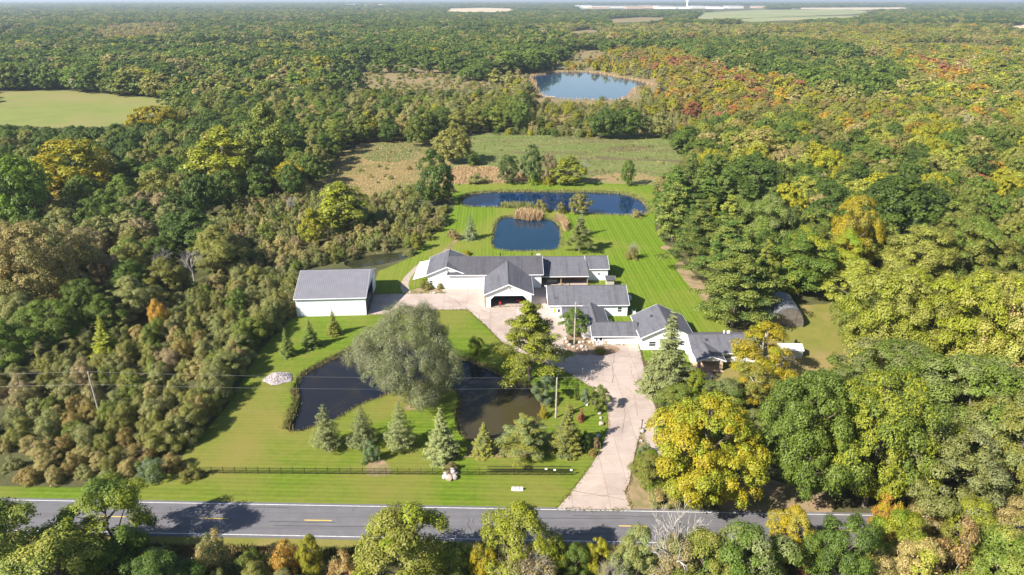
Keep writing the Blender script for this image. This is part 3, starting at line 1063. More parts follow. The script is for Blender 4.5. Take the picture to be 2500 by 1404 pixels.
bp(barn, rm, 'roof_rib', 'steel_rib', r, fix=False)
rm = MB()
for k in range(1, 36):
    xx = x0 + (x1 - x0) * k / 36
    rm.box(xx - 0.03, xx + 0.03, y0 - 0.025, y0 + 0.01, 0.1, EV - 0.1)
bp(barn, rm, 'wall_rib', 'steel_white', fix=False)
mb = MB()
for xx, yy in ((x0 - 0.02, y0 - 0.03), (x1 - 0.08, y0 - 0.03), (x1 - 0.08, y1 - 0.06)):
    bp(barn, MB().box(xx, xx + 0.1, yy, yy + 0.1, 0, EV - 0.05), 'corner_trim', 'trim_white')
mb = MB()
mb.box(x0 + 0.13, x1 - 0.13, y0 + 0.13, y1 - 0.13, 0.0, 0.07)
bp(barn, mb, 'floor', 'concrete')
mb = MB()
mb.box(x1 + 0.03, x1 + 0.10, yo1 + 0.03, yo1 + 4.4, 0.1, 4.6)
bp(barn, mb, 'sliding_door', 'steel_white')
mb = MB()
mb.box(x1 + 0.02, x1 + 0.14, yo0, yo1 + 4.5, 4.62, 4.74)
bp(barn, mb, 'door_track', 'trim_white')

# ---------------------------------------------------------------- workshop house at the back
wh = thing('workshop_house', 'rambling white workshop house with dark shingle roofs and open two-bay garage', 'house', (0, 168, 0), 0.022)
# west wing with its own gable
gable(wh, 'y', 165.3, 178.0, -22.0, -11.8, 3.85, 6.0, ov=0.45)
garage_door(wh, -19.4, -14.7, 165.3, 2.75)
door(wh, -12.9, 165.3)
window(wh, -21.2, 165.3, 1.0, 0.7, 1.2)
for xx in (-22.02, -11.88):
    bp(wh, MB().box(xx, xx + 0.1, 165.24, 165.34, 0, 3.8), 'corner_trim', 'trim_white')
lm = MB()
lm.box(-17.05, -16.75, 165.0, 165.28, 4.85, 5.05)
lm.tube([(-16.9, 164.9, 4.85), (-16.8, 164.6, 4.5)], [0.08, 0.12], 8)
bp(wh, lm, 'gable_lamp', 'wood_grey')
# long middle block
r = gable(wh, 'x', -17.0, 7.6, 164.9, 175.6, 4.15, 6.85, roof_mat='shingle_dark', ends=(False, True), ov=0.5)
for xx, yy in ((-3.0, 171.2), (5.4, 171.4)):
    vm = MB()
    vm.tube([(xx, yy, 6.3), (xx, yy, 7.25)], 0.12, 8)
    vm.tube([(xx, yy, 7.2), (xx, yy, 7.4)], 0.2, 8)
    bp(wh, vm, 'roof_vent', 'black_metal')
vm = MB()
vm.box(6.6, 7.6, 170.9, 171.3, 6.95, 7.2)
bp(wh, vm, 'roof_vent', 'white_paint')
# garage wing: walls with a real opening
gx0, gx1, gy0, gy1, ge, gr = -6.7, 4.4, 152.75, 166.0, 3.75, 6.2
gm_ = (gx0 + gx1) / 2
mb = MB()
ox0, ox1, oz, ch = gx0 + 1.15, gx1 - 1.1, 3.15, 0.95
for poly in ([(gx0, 0), (ox0, 0), (ox0, oz - ch), (ox0 + ch, oz), (ox0 + ch, ge + (ox0 + ch - gx0) * (gr - ge) / (gm_ - gx0)), (gx0, ge)],
             [(ox0 + ch, oz), (ox1 - ch, oz), (ox1 - ch, ge + (gx1 - ox1 + ch) * (gr - ge) / (gm_ - gx0)), (gm_, gr), (ox0 + ch, ge + (ox0 + ch - gx0) * (gr - ge) / (gm_ - gx0))],
             [(ox1, 0), (gx1, 0), (gx1, ge), (ox1 - ch, ge + (gx1 - ox1 + ch) * (gr - ge) / (gm_ - gx0)), (ox1 - ch, oz), (ox1, oz - ch)]):
    mb.prism([(a, gy0, z) for a, z in poly], (0, 0.2, 0))
bp(wh, mb, 'gable_wall', 'siding_white')
bp(wh, MB().box(gx0, gx0 + 0.18, gy0 + 0.2, gy1, 0, ge - 0.02), 'wall', 'siding_white')
bp(wh, MB().box(gx1 - 0.18, gx1, gy0 + 0.2, gy1, 0, ge - 0.02), 'wall', 'siding_white')
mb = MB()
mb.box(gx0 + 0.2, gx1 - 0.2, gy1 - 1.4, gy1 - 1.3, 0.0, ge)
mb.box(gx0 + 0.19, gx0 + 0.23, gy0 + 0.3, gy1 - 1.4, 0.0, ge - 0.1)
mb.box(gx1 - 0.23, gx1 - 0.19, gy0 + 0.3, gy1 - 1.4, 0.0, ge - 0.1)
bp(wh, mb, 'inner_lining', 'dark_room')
mb = MB()
mb.box(gx0 + 0.25, gx1 - 0.25, gy0 + 0.1, gy1 - 1.45, 0.0, 0.066)
bp(wh, mb, 'floor', 'concrete')
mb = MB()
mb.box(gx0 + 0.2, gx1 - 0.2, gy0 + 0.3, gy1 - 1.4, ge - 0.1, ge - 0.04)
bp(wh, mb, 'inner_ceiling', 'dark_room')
gable(wh, 'y', gy0, 169.6, gx0, gx1, ge, gr, wall=False, ends=(True, False), ov=0.5)
lm = MB()
lm.box(gm_ - 0.15, gm_ + 0.15, gy0 - 0.28, gy0 - 0.004, 5.35, 5.55)
lm.tube([(gm_, gy0 - 0.3, 5.35), (gm_ + 0.1, gy0 - 0.6, 5.0)], [0.08, 0.12], 8)
bp(wh, lm, 'gable_lamp', 'wood_grey')
# porch block and end room
gable(wh, 'x', 7.65, 20.2, 166.5, 178.2, 2.75, 5.2, mid=174.2, eave2=3.6, wall=False, ends=(False, False), ov=0.4)
mb = MB()
mb.box(7.7, 20.1, 170.2, 170.4, 0, 3.6)
bp(wh, mb, 'porch_wall', 'brick')
mb = MB()
mb.box(7.7, 20.1, 166.3, 170.2, 0.0, 0.14)
bp(wh, mb, 'porch_floor', 'concrete')
for xx in (12.9, 19.9):
    pm = MB()
    pm.box(xx - 0.11, xx + 0.11, 166.5, 166.72, 0.1, 2.7)
    pm.box(xx - 0.17, xx + 0.17, 166.44, 166.78, 0.1, 0.45)
    bp(wh, pm, 'porch_post', 'wood')
pm = MB()
pm.box(7.7, 20.1, 166.45, 166.75, 2.5, 2.74)
bp(wh, pm, 'porch_beam', 'trim_white')
window(wh, 10.6, 170.2, 1.0, 2.2, 1.1)
pm = MB()
pm.box(9.3, 12.0, 168.3, 169.6, 0.14, 0.9)
bp(wh, pm, 'porch_counter', 'wood_grey')
gable(wh, 'x', 20.25, 25.75, 169.8, 178.4, 3.45, 5.35, ov=0.35)
lm = MB()
lm.box(23.0, 23.5, 169.6, 169.79, 1.9, 2.1)
bp(wh, lm, 'wall_lamp', 'black_metal')
# white lean-to canopy on the west side
cm = MB()
cm.hexa([(-25.90, 165.00, 2.55), (-22.10, 166.00, 3.20), (-22.20, 178.00, 3.20), (-25.40, 177.70, 2.60)], [(-25.90, 165.00, 2.63), (-22.10, 166.00, 3.28), (-22.20, 178.00, 3.28), (-25.40, 177.70, 2.68)])
cp = bp(wh, cm, 'canopy', 'canopy_white')
for xx, yy in ((-25.6, 165.3), (-25.2, 177.4), (-25.4, 171.4)):
    pm = MB()
    pm.box(xx - 0.06, xx + 0.06, yy - 0.06, yy + 0.06, 0, 2.58)
    bp(wh, pm, 'canopy_post', 'wood', cp)

# ---------------------------------------------------------------- dwelling: long rear garage, link roofs, front garage, big gable, east wing, entry porch
dw = thing('dwelling_house', 'white ranch dwelling of joined grey-roofed blocks facing the concrete court', 'house', (25, 140, 0), 0.02)
gable(dw, 'x', 9.1, 27.6, 147.9, 159.2, 3.15, 5.55, ov=0.45)
door(dw, 11.3, 147.9)
for xx in (10.35, 12.25):
    mb = MB()
    mb.box(xx - 0.24, xx + 0.24, 147.80, 147.9, 0.95, 2.05)
    bp(dw, mb, 'shutter', 'yellow_shutter')
window(dw, 25.8, 147.9, 1.1, 0.95, 1.2)
bp(dw, MB().box(9.02, 9.12, 147.82, 147.92, 0, 3.1), 'corner_trim', 'trim_white')
bp(dw, MB().box(27.55, 27.65, 147.82, 147.92, 0, 3.1), 'corner_trim', 'trim_white')
dm = MB()
dm.tube([(9.9, 147.78, 2.75), (9.9, 147.78, 0.1)], 0.05, 6)
bp(dw, dm, 'downpipe', 'white_paint')
vm = MB()
vm.tube([(10.3, 149.5, 3.6), (10.3, 149.5, 5.2)], 0.04, 6)
vm.tube([(10.3, 149.5, 4.2), (10.9, 149.4, 4.3)], 0.05, 6)
bp(dw, vm, 'roof_pipe', 'black_metal')
for xx, yy, zz in ((14.5, 155.5, 5.1), (20.5, 155.3, 5.2), (24.0, 151.5, 4.6)):
    bp(dw, MB().tube([(xx, yy, zz - 0.6), (xx, yy, zz + 0.35)], 0.09, 8), 'roof_vent', 'black_metal')
for xx, yy, zz in ((30.8, 137.0, 5.1), (34.6, 134.0, 5.4), (22.0, 137.6, 3.7), (40.5, 127.6, 3.9)):
    bp(dw, MB().box(xx - 0.2, xx + 0.2, yy - 0.2, yy + 0.2, zz - 0.6, zz + 0.3), 'roof_vent', 'ridge_dark')
# link roofs
gable(dw, 'x', 12.0, 18.6, 142.6, 147.8, 2.35, 3.35, mid=145.3, ends=(True, False), ov=0.35)
gable(dw, 'y', 136.6, 147.6, 15.6, 21.6, 2.3, 3.6, mid=18.7, ends=(False, False), ov=0.3, roof_mat='shingle')
# front garage
gable(dw, 'x', 17.6, 27.6, 133.2, 139.6, 2.4, 3.9, ends=(True, False), ov=0.45)
garage_door(dw, 20.9, 23.9, 133.2, 2.05)
garage_door(dw, 24.35, 27.35, 133.2, 2.05)
door(dw, 19.25, 133.2, 0.9, 2.05)
window(dw, 18.35, 133.2, 0.95, 0.35, 1.1)
for xa, xb in ((17.6, 18.0), (18.6, 18.75), (20.0, 20.7)):
    mb = MB()
    mb.box(xa, xb, 133.08, 133.2, 0.0, 1.05)
    bp(dw, mb, 'brick_skirt', 'brick_tan')
dm = MB()
dm.tube([(24.12, 133.06, 2.1), (24.12, 133.06, 0.1)], 0.045, 6)
bp(dw, dm, 'downpipe', 'white_paint')
# big front gable
gable(dw, 'y', 130.6, 141.0, 27.7, 38.6, 3.2, 5.85, ov=0.5)
window(dw, 30.0, 130.6, 1.0, 1.4, 1.1)
window(dw, 34.5, 130.6, 1.0, 1.6, 1.2)
# east wing
gable(dw, 'x', 37.0, 50.6, 124.9, 133.6, 2.5, 4.35, ends=(False, True), ov=0.5)
for xx in (44.6, 47.4, 49.6):
    window(dw, xx, 124.9, 1.0, 1.5 if xx < 49 else 0.8, 1.2)
window(dw, 36.6, 130.6, 1.0, 0.8, 1.2)
vm = MB()
vm.tube([(45.0, 130.0, 4.0), (45.0, 130.0, 4.9)], 0.14, 8)
bp(dw, vm, 'roof_vent', 'white_paint')
vm = MB()
vm.box(45.7, 46.2, 129.8, 130.2, 4.0, 4.75)
bp(dw, vm, 'roof_vent', 'white_paint')
# entry porch on brick posts
gable(dw, 'y', 121.2, 127.6, 37.3, 42.6, 2.5, 3.5, wall=False, ends=(True, False), ov=0.3)
mb = MB()
mb.prism([(37.3, 121.25, 2.45), (42.6, 121.25, 2.45), (39.95, 121.25, 3.45)], (0, 0.1, 0))
bp(dw, mb, 'porch_gable', 'siding_white')
for xx in (37.6, 42.15):
    pm = MB()
    nrow = 6
    pm.box(xx - 0.26, xx + 0.26, 121.2, 121.72, 0.0, 2.45)
    po = bp(dw, pm, 'porch_post', 'brick_tan')
    cm = MB()
    cm.box(xx - 0.32, xx + 0.32, 121.14, 121.78, 2.3, 2.44)
    bp(dw, cm, 'post_cap', 'trim_white', po)
mb = MB()
mb.box(37.2, 42.7, 120.9, 124.85, 0.0, 0.12)
bp(dw, mb, 'porch_floor', 'brick_tan')
door(dw, 39.6, 124.9, 1.0, 2.1, 'wood', 0.12)
window(dw, 37.9, 124.9, 0.9, 0.9, 1.2)

# ---------------------------------------------------------------- outbuildings
sh = thing('garden_shed', 'small pale metal garden shed with white roof on the dry side yard', 'shed', (59.0, 128.4, 0), 0.0)
gable(sh, 'x', 57.0, 61.2, 127.0, 129.9, 1.9, 2.65, roof_mat='shed_roof', wall_mat='shed_metal', ov=0.12, cap=None, t=0.06)
rm = MB()
for k in range(1, 12):
    xx = 57.0 + 4.2 * k / 12
    rm.box(xx - 0.03, xx + 0.03, 126.975, 127.0, 0.05, 1.85)
bp(sh, rm, 'wall_rib', 'shed_metal', fix=False)
mb = MB()
mb.box(58.4, 60.0, 126.93, 126.97, 0.06, 1.75)
bp(sh, mb, 'door', 'shed_metal')

qh = thing('quonset_hut', 'round-topped grey corrugated steel hut under the pines', 'hut', (63.8, 142.2, 0), -0.12)
mb = MB()
N_, nb = 14, 18
R_ = 3.6
for sec in range(nb):
    ya, yb = 142.2 + 9.6 * sec / nb, 142.2 + 9.6 * (sec + 1) / nb
    for k in range(N_):
        a, b_ = math.pi * k / N_, math.pi * (k + 1) / N_

        def arc(t_, yy, bulge):
            rr = R_ + bulge
            return (63.8 - rr * math.cos(t_), yy, 4.7 * (math.sin(t_) ** 0.85) * rr / R_)
        ym_ = (ya + yb) / 2
        mb.add([arc(a, ya, 0), arc(b_, ya, 0), arc(b_, ym_, 0.07), arc(a, ym_, 0.07), arc(b_, yb, 0), arc(a, yb, 0)], [(0, 1, 2, 3), (3, 2, 4, 5)])
bp(qh, mb, 'shell', 'galvanised')
mb = MB()
ring = [(63.8 - 3.5 * math.cos(math.pi * k / N_), 142.25, 4.6 * math.sin(math.pi * k / N_) ** 0.85) for k in range(N_ + 1)]
mb.prism(ring, (0, 0.06, 0))
bp(qh, mb, 'end_wall', 'galvanised_rust')
mb = MB()
mb.box(62.2, 65.4, 142.14, 142.22, 0.02, 3.0)
bp(qh, mb, 'door', 'galvanised_rust')
mb = MB()
for k in range(1, 8):
    mb.box(60.6 + 0.8 * k - 0.03, 60.6 + 0.8 * k + 0.03, 142.2, 142.249, 3.0, 3.0 + 0.9)
bp(qh, mb, 'wall_rib', 'galvanised', fix=False)

lt = thing('storage_lean_to', 'little dark-roofed storage lean-to beside the white end room', 'shed', (26.0, 167.4, 0), 0.02)
mb = MB()
mb.box(24.9, 26.9, 166.4, 168.0, 0.0, 1.7)
bp(lt, mb, 'wall', 'wood_grey')
mb = MB()
mb.hexa([(24.7, 166.1, 1.7), (27.1, 166.1, 1.7), (27.1, 168.2, 2.2), (24.7, 168.2, 2.2)], [(24.7, 166.1, 1.8), (27.1, 166.1, 1.8), (27.1, 168.2, 2.3), (24.7, 168.2, 2.3)])
bp(lt, mb, 'roof', 'ridge_dark')
mb = MB()
mb.box(27.12, 27.3, 167.0, 167.2, 0, 2.6)
bp(lt, mb, 'post', 'wood')


# ================================================================== SMALL THINGS
def boulder_mesh(seed, mat):
    r = random.Random(seed)
    bm = bmesh.new()
    bmesh.ops.create_icosphere(bm, subdivisions=2, radius=1.0)
    cuts = [(Vector((r.gauss(0, 1), r.gauss(0, 1), r.gauss(0, 0.7))).normalized(), r.uniform(0.62, 0.9)) for _ in range(9)]
    for v_ in bm.verts:
        p = v_.co.copy()
        for n_, d in cuts:
            e = p.dot(n_) - d
            if e > 0:
                p -= n_ * e * 0.85
        v_.co = p * (1 + r.uniform(-0.03, 0.03))
    me = bpy.data.meshes.new('boulder')
    bm.to_mesh(me)
    bm.free()
    me.materials.append(MATS[mat])
    return me


BM = [boulder_mesh(k, m_) for k, m_ in enumerate(('stone', 'stone_pale', 'stone_pink', 'stone', 'stone_pale'))]


def boulder(px, py, s, mk, label, group, dz=0.0, sz=0.75):
    x, y = G(px, py)
    o = link('boulder', BM[mk])
    o.location = (x, y, s * sz * 0.55 + dz)
    o.scale = (s, s * random.uniform(0.8, 1.1), s * sz)
    o.rotation_euler = (0, 0, random.uniform(0, 6.28))
    return tag(o, label, 'boulder', group)


pile = [(1087, 1166, 0.62, 1, 'pale boulder at the west foot of the fence rock pile'), (1097, 1170, 0.72, 2, 'pinkish low boulder at the front of the fence rock pile'),
        (1109, 1168, 0.66, 3, 'grey boulder at the east foot of the fence rock pile'), (1091, 1158, 0.6, 4, 'white boulder perched behind the pinkish one at the fence'),
        (1104, 1157, 0.66, 1, 'pale flat boulder topping the fence rock pile'), (1113, 1158, 0.5, 3, 'small grey boulder at the back corner of the fence rock pile')]
for k, (a, b_, s, mk, lab) in enumerate(pile):
    boulder(a, b_, s, mk, lab, 'boulders heaped at the fence', 0.35 if k in (4,) else (0.15 if k == 3 else 0))
for a, b_, s, mk, lab in ((1468, 1037, 0.55, 2, 'round pinkish boulder on the grass strip beside the drive bend'), (1467, 1022, 0.38, 0, 'small brown stone just behind the round pinkish boulder'),
                          (1464, 1011, 0.42, 0, 'grey-brown boulder under the vase-shaped driveway tree'), (1460, 1066, 0.45, 1, 'pale stone among the dark shrubs by the drive'),
                          (1451, 973, 0.62, 4, 'big white boulder next to the anchor ornament'), (1449, 984, 0.5, 1, 'second white boulder in front of the big one by the anchor'),
                          (1569, 1055, 0.55, 0, 'rounded boulder at the foot of the drive-fork post'), (1565, 1078, 0.36, 0, 'small dark stone alone on the drive island'),
                          (1618, 1031, 0.42, 4, 'white stone at the outer edge of the drive fork'), (1612, 1006, 0.34, 1, 'flat pale stone lying along the drive verge'),
                          (1558, 1122, 0.34, 1, 'little pale stone at the tip of the soil strip'), (1447, 1108, 0.42, 2, 'reddish stone at the corner where fence and drive meet'),
                          (1060, 717, 0.5, 4, 'pale rock on the soil patch before the west wing'), (1053, 716, 0.38, 3, 'smaller grey rock beside the pale one by the west wing'),
                          (1585, 935, 0.36, 1, 'pale stone on the verge below the big spruce'), (1598, 951, 0.32, 4, 'tiny white stone on the verge below the big spruce')):
    boulder(a, b_, s, mk, lab, 'boulders along the drive')
rk = [(1381, 829), (1384, 838), (1391, 845), (1400, 850), (1410, 853), (1420, 848), (1424, 838), (1428, 828), (1432, 818), (1436, 810), (1438, 826), (1440, 838), (1431, 850), (1434, 858), (1424, 858), (1415, 838)]
nth = ['first', 'second', 'third', 'fourth', 'fifth', 'sixth', 'seventh', 'eighth', 'ninth', 'tenth', 'eleventh', 'twelfth', 'thirteenth', 'fourteenth', 'fifteenth', 'sixteenth', 'seventeenth', 'eighteenth', 'nineteenth', 'twentieth']
for k, (a, b_) in enumerate(rk):
    boulder(a, b_, random.uniform(0.34, 0.58), (1, 2, 0, 3, 2)[k % 5], nth[k] + ' rock round the garden pool, counted from its west rim', 'rocks of the garden pool', 0.05)
x, y = G(1397, 836)
pool = [(x + 1.5 * math.cos(t_) * (1 + 0.15 * math.sin(3 * t_)), y + 1.2 * math.sin(t_)) for t_ in [2 * math.pi * k / 24 for k in range(24)]]
tag(sheet('garden_pool_water', pool, 0.10, 'water_marsh'), kind='structure')

# gravel mound
bm = bmesh.new()
bmesh.ops.create_grid(bm, x_segments=46, y_segments=40, size=1.0)
rg = random.Random(9)
for v_ in bm.verts:
    a, b_ = v_.co.x, v_.co.y
    d = math.hypot(a, b_)
    hgt = max(0.0, 1 - d * (1 + 0.08 * math.sin(5 * math.atan2(b_, a))))
    v_.co = (a * 2.95, b_ * 2.6, 1.15 * hgt ** 0.85 + (rg.uniform(-0.05, 0.16) * min(1, hgt * 5) if hgt > 0.01 else -0.02))
bmesh.ops.delete(bm, geom=[v_ for v_ in bm.verts if v_.co.z < -0.005], context='VERTS')
me = bpy.data.meshes.new('gravel_mound')
bm.to_mesh(me)
bm.free()
me.materials.append(MATS['gravel'])
gmnd = link('gravel_mound', me)
x, y = G(680, 925)
gmnd.location = (x, y, 0.03)
tag(gmnd, 'low mound of whitish crushed stone on the lawn by the front pond', 'gravel heap')


# utility poles and wires
def pole(base_px, h, lean, label, top_bits=True, name='utility_pole', r=0.18):
    x, y = G(*base_px)
    t = thing(name, label, 'utility pole', (x, y, 0))
    mb = MB()
    mb.tube([(0, 0, -0.2), (lean * 0.5, 0, h * 0.5), (lean, 0, h)], [r, r * 0.85, r * 0.7], 10)
    mb.build('shaft', 'wood_pole', t)
    if top_bits:
        mb = MB()
        mb.tube([(lean, 0, h), (lean, 0, h + 0.22)], [0.05, 0.04], 8)
        mb.build('insulator', 'trim_white', t)
        mb = MB()
        mb.tube([(lean * 0.8, -0.15, h * 0.78), (lean * 0.8, -0.3, h * 0.78)], 0.05, 8)
        mb.build('bracket', 'galvanised', t)
    return t


pl = pole((247, 1025), 9.8, 0.0, 'weathered utility pole standing in the shrub thicket')
pm_ = pole((1357, 1020), 8.2, 0.0, 'wooden utility pole on the lawn between pond and drive bend')
ph = pole((1402, 840), 9.9, 0.0, 'tall wooden service pole beside the garden pool and round tree')
mb = MB()
mb.tube([(0.0, -0.32, 6.6), (0.0, -0.32, 7.6)], 0.24, 12)
mb.build('transformer', 'galvanised', ph)
lp = thing('lamp_post', 'thin metal lamp post at the grass point of the drive', 'lamp post', (*G(1421, 935), 0))
mb = MB()
mb.tube([(0, 0, 0), (0, 0, 3.1)], [0.05, 0.035], 8)
mb.build('shaft', 'galvanised', lp)
mb = MB()
mb.tube([(0, 0, 3.1), (0, 0, 3.35)], [0.12, 0.08], 8)
mb.build('lamp_head', 'galvanised', lp)
mb = MB()
mb.tube([(0, 0, 2.5), (0.45, 0, 2.5)], 0.02, 6)
mb.build('arm', 'galvanised', lp)
dp = thing('drive_post', 'dark upright timber post at the fork of the drive', 'post', (*G(1566, 1049), 0))
mb = MB()
mb.tube([(0, 0, 0), (0.05, 0, 2.0)], [0.09, 0.07], 8)
mb.build('shaft', 'black_metal', dp)
mb = MB()
mb.box(-0.12, 0.2, -0.1, 0.1, 1.98, 2.04)
mb.build('post_cap', 'black_metal', dp)


def wire(name, a, b_, sag, label, r=0.009):
    a, b_ = Vector(a), Vector(b_)
    pts = []
    for k in range(25):
        t_ = k / 24
        p = a.lerp(b_, t_)
        p.z -= sag * 4 * t_ * (1 - t_)
        pts.append(p)
    mb = MB()
    mb.tube(pts, r, 4, cap=False)
    return tag(mb.build(name, 'wire', fix=False), label, 'wire', 'overhead wires')


A, B_ = G(247, 1025), G(1357, 1020)
wire('overhead_wire', (A[0], A[1], 9.95), (B_[0], B_[1], 8.4), 0.5, 'upper overhead wire strung across the front pond')
wire('overhead_wire', (A[0], A[1] - 0.3, 7.6), (B_[0], B_[1] - 0.3, 6.4), 0.55, 'lower overhead wire strung across the front pond')
wire('overhead_wire', (A[0], A[1], 9.95), (-165, 103.2, 9.6), 0.6, 'upper overhead wire running west over the thicket')
wire('overhead_wire', (A[0], A[1] - 0.3, 7.6), (-165, 102.9, 7.4), 0.6, 'lower overhead wire running west over the thicket')
wire('overhead_wire', (B_[0], B_[1], 8.4), (95, 106, 9.4), 0.6, 'overhead wire running east from the lawn pole over the drive')
S_ = G(1402, 840)
wire('overhead_wire', (B_[0], B_[1], 8.2), (S_[0], S_[1], 9.6), 0.4, 'service wire from the lawn pole to the house pole', 0.012)

# fence along the front lawn
f0, f1 = G(490, 1156), G(1398, 1161)
fn = thing('lawn_fence', 'long low black picket fence across the front lawn', 'fence', (f0[0], f0[1], 0), math.atan2(f1[1] - f0[1], f1[0] - f0[0]))
FL = math.hypot(f1[0] - f0[0], f1[1] - f0[1])
npan = 32
pitch = FL / npan
pmb = MB()
pmb.box(-0.035, 0.035, -0.035, 0.035, 0, 1.28)
pmb.box(-0.045, 0.045, -0.045, 0.045, 1.28, 1.32)
post_me = pmb.mesh('post', 'black_metal')
kmb = MB()
for q in range(1, 15):
    kmb.box(pitch * q / 15 - 0.009, pitch * q / 15 + 0.009, -0.009, 0.009, 0.06, 1.12)
pick_me = kmb.mesh('pickets', 'black_metal')
rmb = MB()
rmb.box(0.04, pitch - 0.04, -0.02, 0.02, 1.08, 1.13)
rail_me = rmb.mesh('rail', 'black_metal')
for k in range(npan + 1):
    o = link('post', post_me, fn)
    o.location = (k * pitch, 0, 0)
    if k < npan:
        o = link('picket_panel', pick_me, fn)
        o.location = (k * pitch, 0, 0)
        o['kind'] = 'stuff'
        for dz in (0.0, -0.93):
            o = link('rail', rail_me, fn)
            o.location = (k * pitch, 0, dz)
for k, (xx, lab) in enumerate(((1333, None), (1354, None), (1394, None))):
    px_ = (xx - 490) / (1398 - 490) * FL
    mb = MB()
    mb.box(px_ - 0.19, px_ + 0.19, -0.06, -0.03, 0.95 if k else 1.15, 1.25 if k else 1.45)
    mb.build('white_sign', 'white_paint', fn)
g2 = thing('sliding_gate', 'dark barred sliding gate parked behind the east end of the lawn fence', 'gate', (*G(1190, 1153.5), 0), math.atan2(f1[1] - f0[1], f1[0] - f0[0]))
GLn = G(1394, 1155)[0] - G(1190, 1153.5)[0]
for zz in (0.12, 0.62, 1.18):
    mb = MB()
    mb.box(0, GLn, -0.03, 0.03, zz, zz + 0.07)
    mb.build('rail', 'black_metal', g2)
bar_me = MB().box(-0.016, 0.016, -0.02, 0.02, 0.19, 1.18).mesh('bar', 'black_metal')
for k in range(int(GLn / 0.16)):
    o = link('bar', bar_me, g2)
    o.location = (0.08 + 0.16 * k, 0, 0)

# short chain rail at the court edge
cr = thing('court_rail', 'thin low rail at the lawn edge of the court', 'rail', (*G(1083, 757), 0.05), 0.03)
for k in range(3):
    mb = MB()
    mb.box(k * 2.0 - 0.03, k * 2.0 + 0.03, -0.03, 0.03, 0, 0.75)
    mb.build('post', 'wood_grey', cr)
mb = MB()
mb.tube([(0, 0, 0.68), (4.0, 0, 0.68)], 0.025, 6)
mb.build('rail', 'wood_grey', cr)

# stone address marker near the road
mk = thing('roadside_marker', 'low stone marker with three white plates on the roadside lawn', 'marker', (*G(1263, 1197), 0.0), -0.02)
mb = MB()
mb.box(-0.95, 0.95, -0.22, 0.22, 0.0, 0.12)
mb.build('base', 'stone_pink', mk)
for k in range(3):
    mb = MB()
    xx = -0.62 + 0.62 * k
    mb.hexa([(xx - 0.26, -0.16, 0.12), (xx + 0.26, -0.16, 0.12), (xx + 0.26, 0.18, 0.12), (xx - 0.26, 0.18, 0.12)],
            [(xx - 0.24, -0.02, 0.52), (xx + 0.24, -0.02, 0.52), (xx + 0.24, 0.16, 0.52), (xx - 0.24, 0.16, 0.52)])
    mb.build('plate', 'white_paint', mk)

# white anchor ornament
an = thing('anchor_ornament', 'white painted anchor standing among the drive-side planting', 'ornament', (*G(1431, 990), 0.03), 0.1)
mb = MB()
mb.tube([(0, 0, 0.25), (0, 0, 1.15)], 0.06, 8)
mb.build('shank', 'white_paint', an)
mb = MB()
mb.tube([(0.42 * math.sin(a), 0, 0.62 - 0.42 * math.cos(a)) for a in [(-1.35 + 2.7 * k / 14) for k in range(15)]], [0.02 + 0.05 * math.sin(math.pi * k / 14) for k in range(15)], 8)
mb.build('arms', 'white_paint', an)
mb = MB()
mb.tube([(0.14 * math.cos(a), 0, 1.27 + 0.14 * math.sin(a)) for a in [2 * math.pi * k / 14 for k in range(15)]], 0.03, 6)
mb.build('ring', 'white_paint', an)
mb = MB()
mb.tube([(-0.3, 0, 0.98), (0.3, 0, 0.98)], 0.035, 8)
mb.build('stock', 'white_paint', an)
mb = MB()
mb.box(-0.22, 0.22, -0.16, 0.16, 0, 0.24)
mb.build('plinth', 'white_paint', an)

# red machines in the garage mouth
ht = thing('hand_truck', 'upright red hand truck just inside the garage mouth', 'hand truck', (*G(1221, 747), 0.07), 0.2)
for xx in (-0.22, 0.22):
    mb = MB()
    mb.tube([(xx, 0.0, 0.1), (xx, 0.12, 1.0), (xx * 0.8, 0.2, 1.35)], 0.03, 8)
    mb.build('frame_rail', 'red_paint', ht)
    mb = MB()
    mb.tube([(xx * 1.25 - 0.05, 0.12, 0.15), (xx * 1.25 + 0.05, 0.12, 0.15)], 0.15, 14)
    mb.build('wheel', 'rubber', ht)
mb = MB()
mb.box(-0.28, 0.28, -0.3, 0.02, 0.0, 0.04)
mb.build('toe_plate', 'red_paint', ht)
for zz in (0.4, 0.7, 1.0):
    mb = MB()
    mb.tube([(-0.22, 0.05 + 0.07 * zz, zz), (0.22, 0.05 + 0.07 * zz, zz)], 0.03, 6)
    mb.build('crossbar', 'red_paint', ht)
mb = MB()
mb.box(-0.2, 0.2, -0.22, 0.03, 0.5, 0.98)
mb.build('load_box', 'red_paint', ht)
wg = thing('red_wagon', 'low red yard wagon parked on the court at the garage mouth', 'wagon', (*G(1265, 738), 0.07), 0.15)
mb = MB()
mb.box(-0.65, 0.65, -0.36, 0.36, 0.34, 0.40)
mb.build('bed', 'red_paint', wg)
mb = MB()
for a in ((-0.65, 0.65, -0.36, -0.31), (-0.65, 0.65, 0.31, 0.36), (-0.65, -0.60, -0.31, 0.31), (0.60, 0.65, -0.31, 0.31)):
    mb.box(*a, 0.402, 0.62)
mb.build('side_boards', 'red_paint', wg)
for sx in (-0.42, 0.42):
    for sy in (-0.34, 0.34):
        mb = MB()
        mb.tube([(sx, sy - 0.05, 0.18), (sx, sy + 0.05, 0.18)], 0.18, 14)
        mb.build('wheel', 'rubber', wg)
mb = MB()
mb.tube([(0.65, 0, 0.36), (1.05, 0, 0.7)], 0.025, 6)
mb.build('handle', 'black_metal', wg)

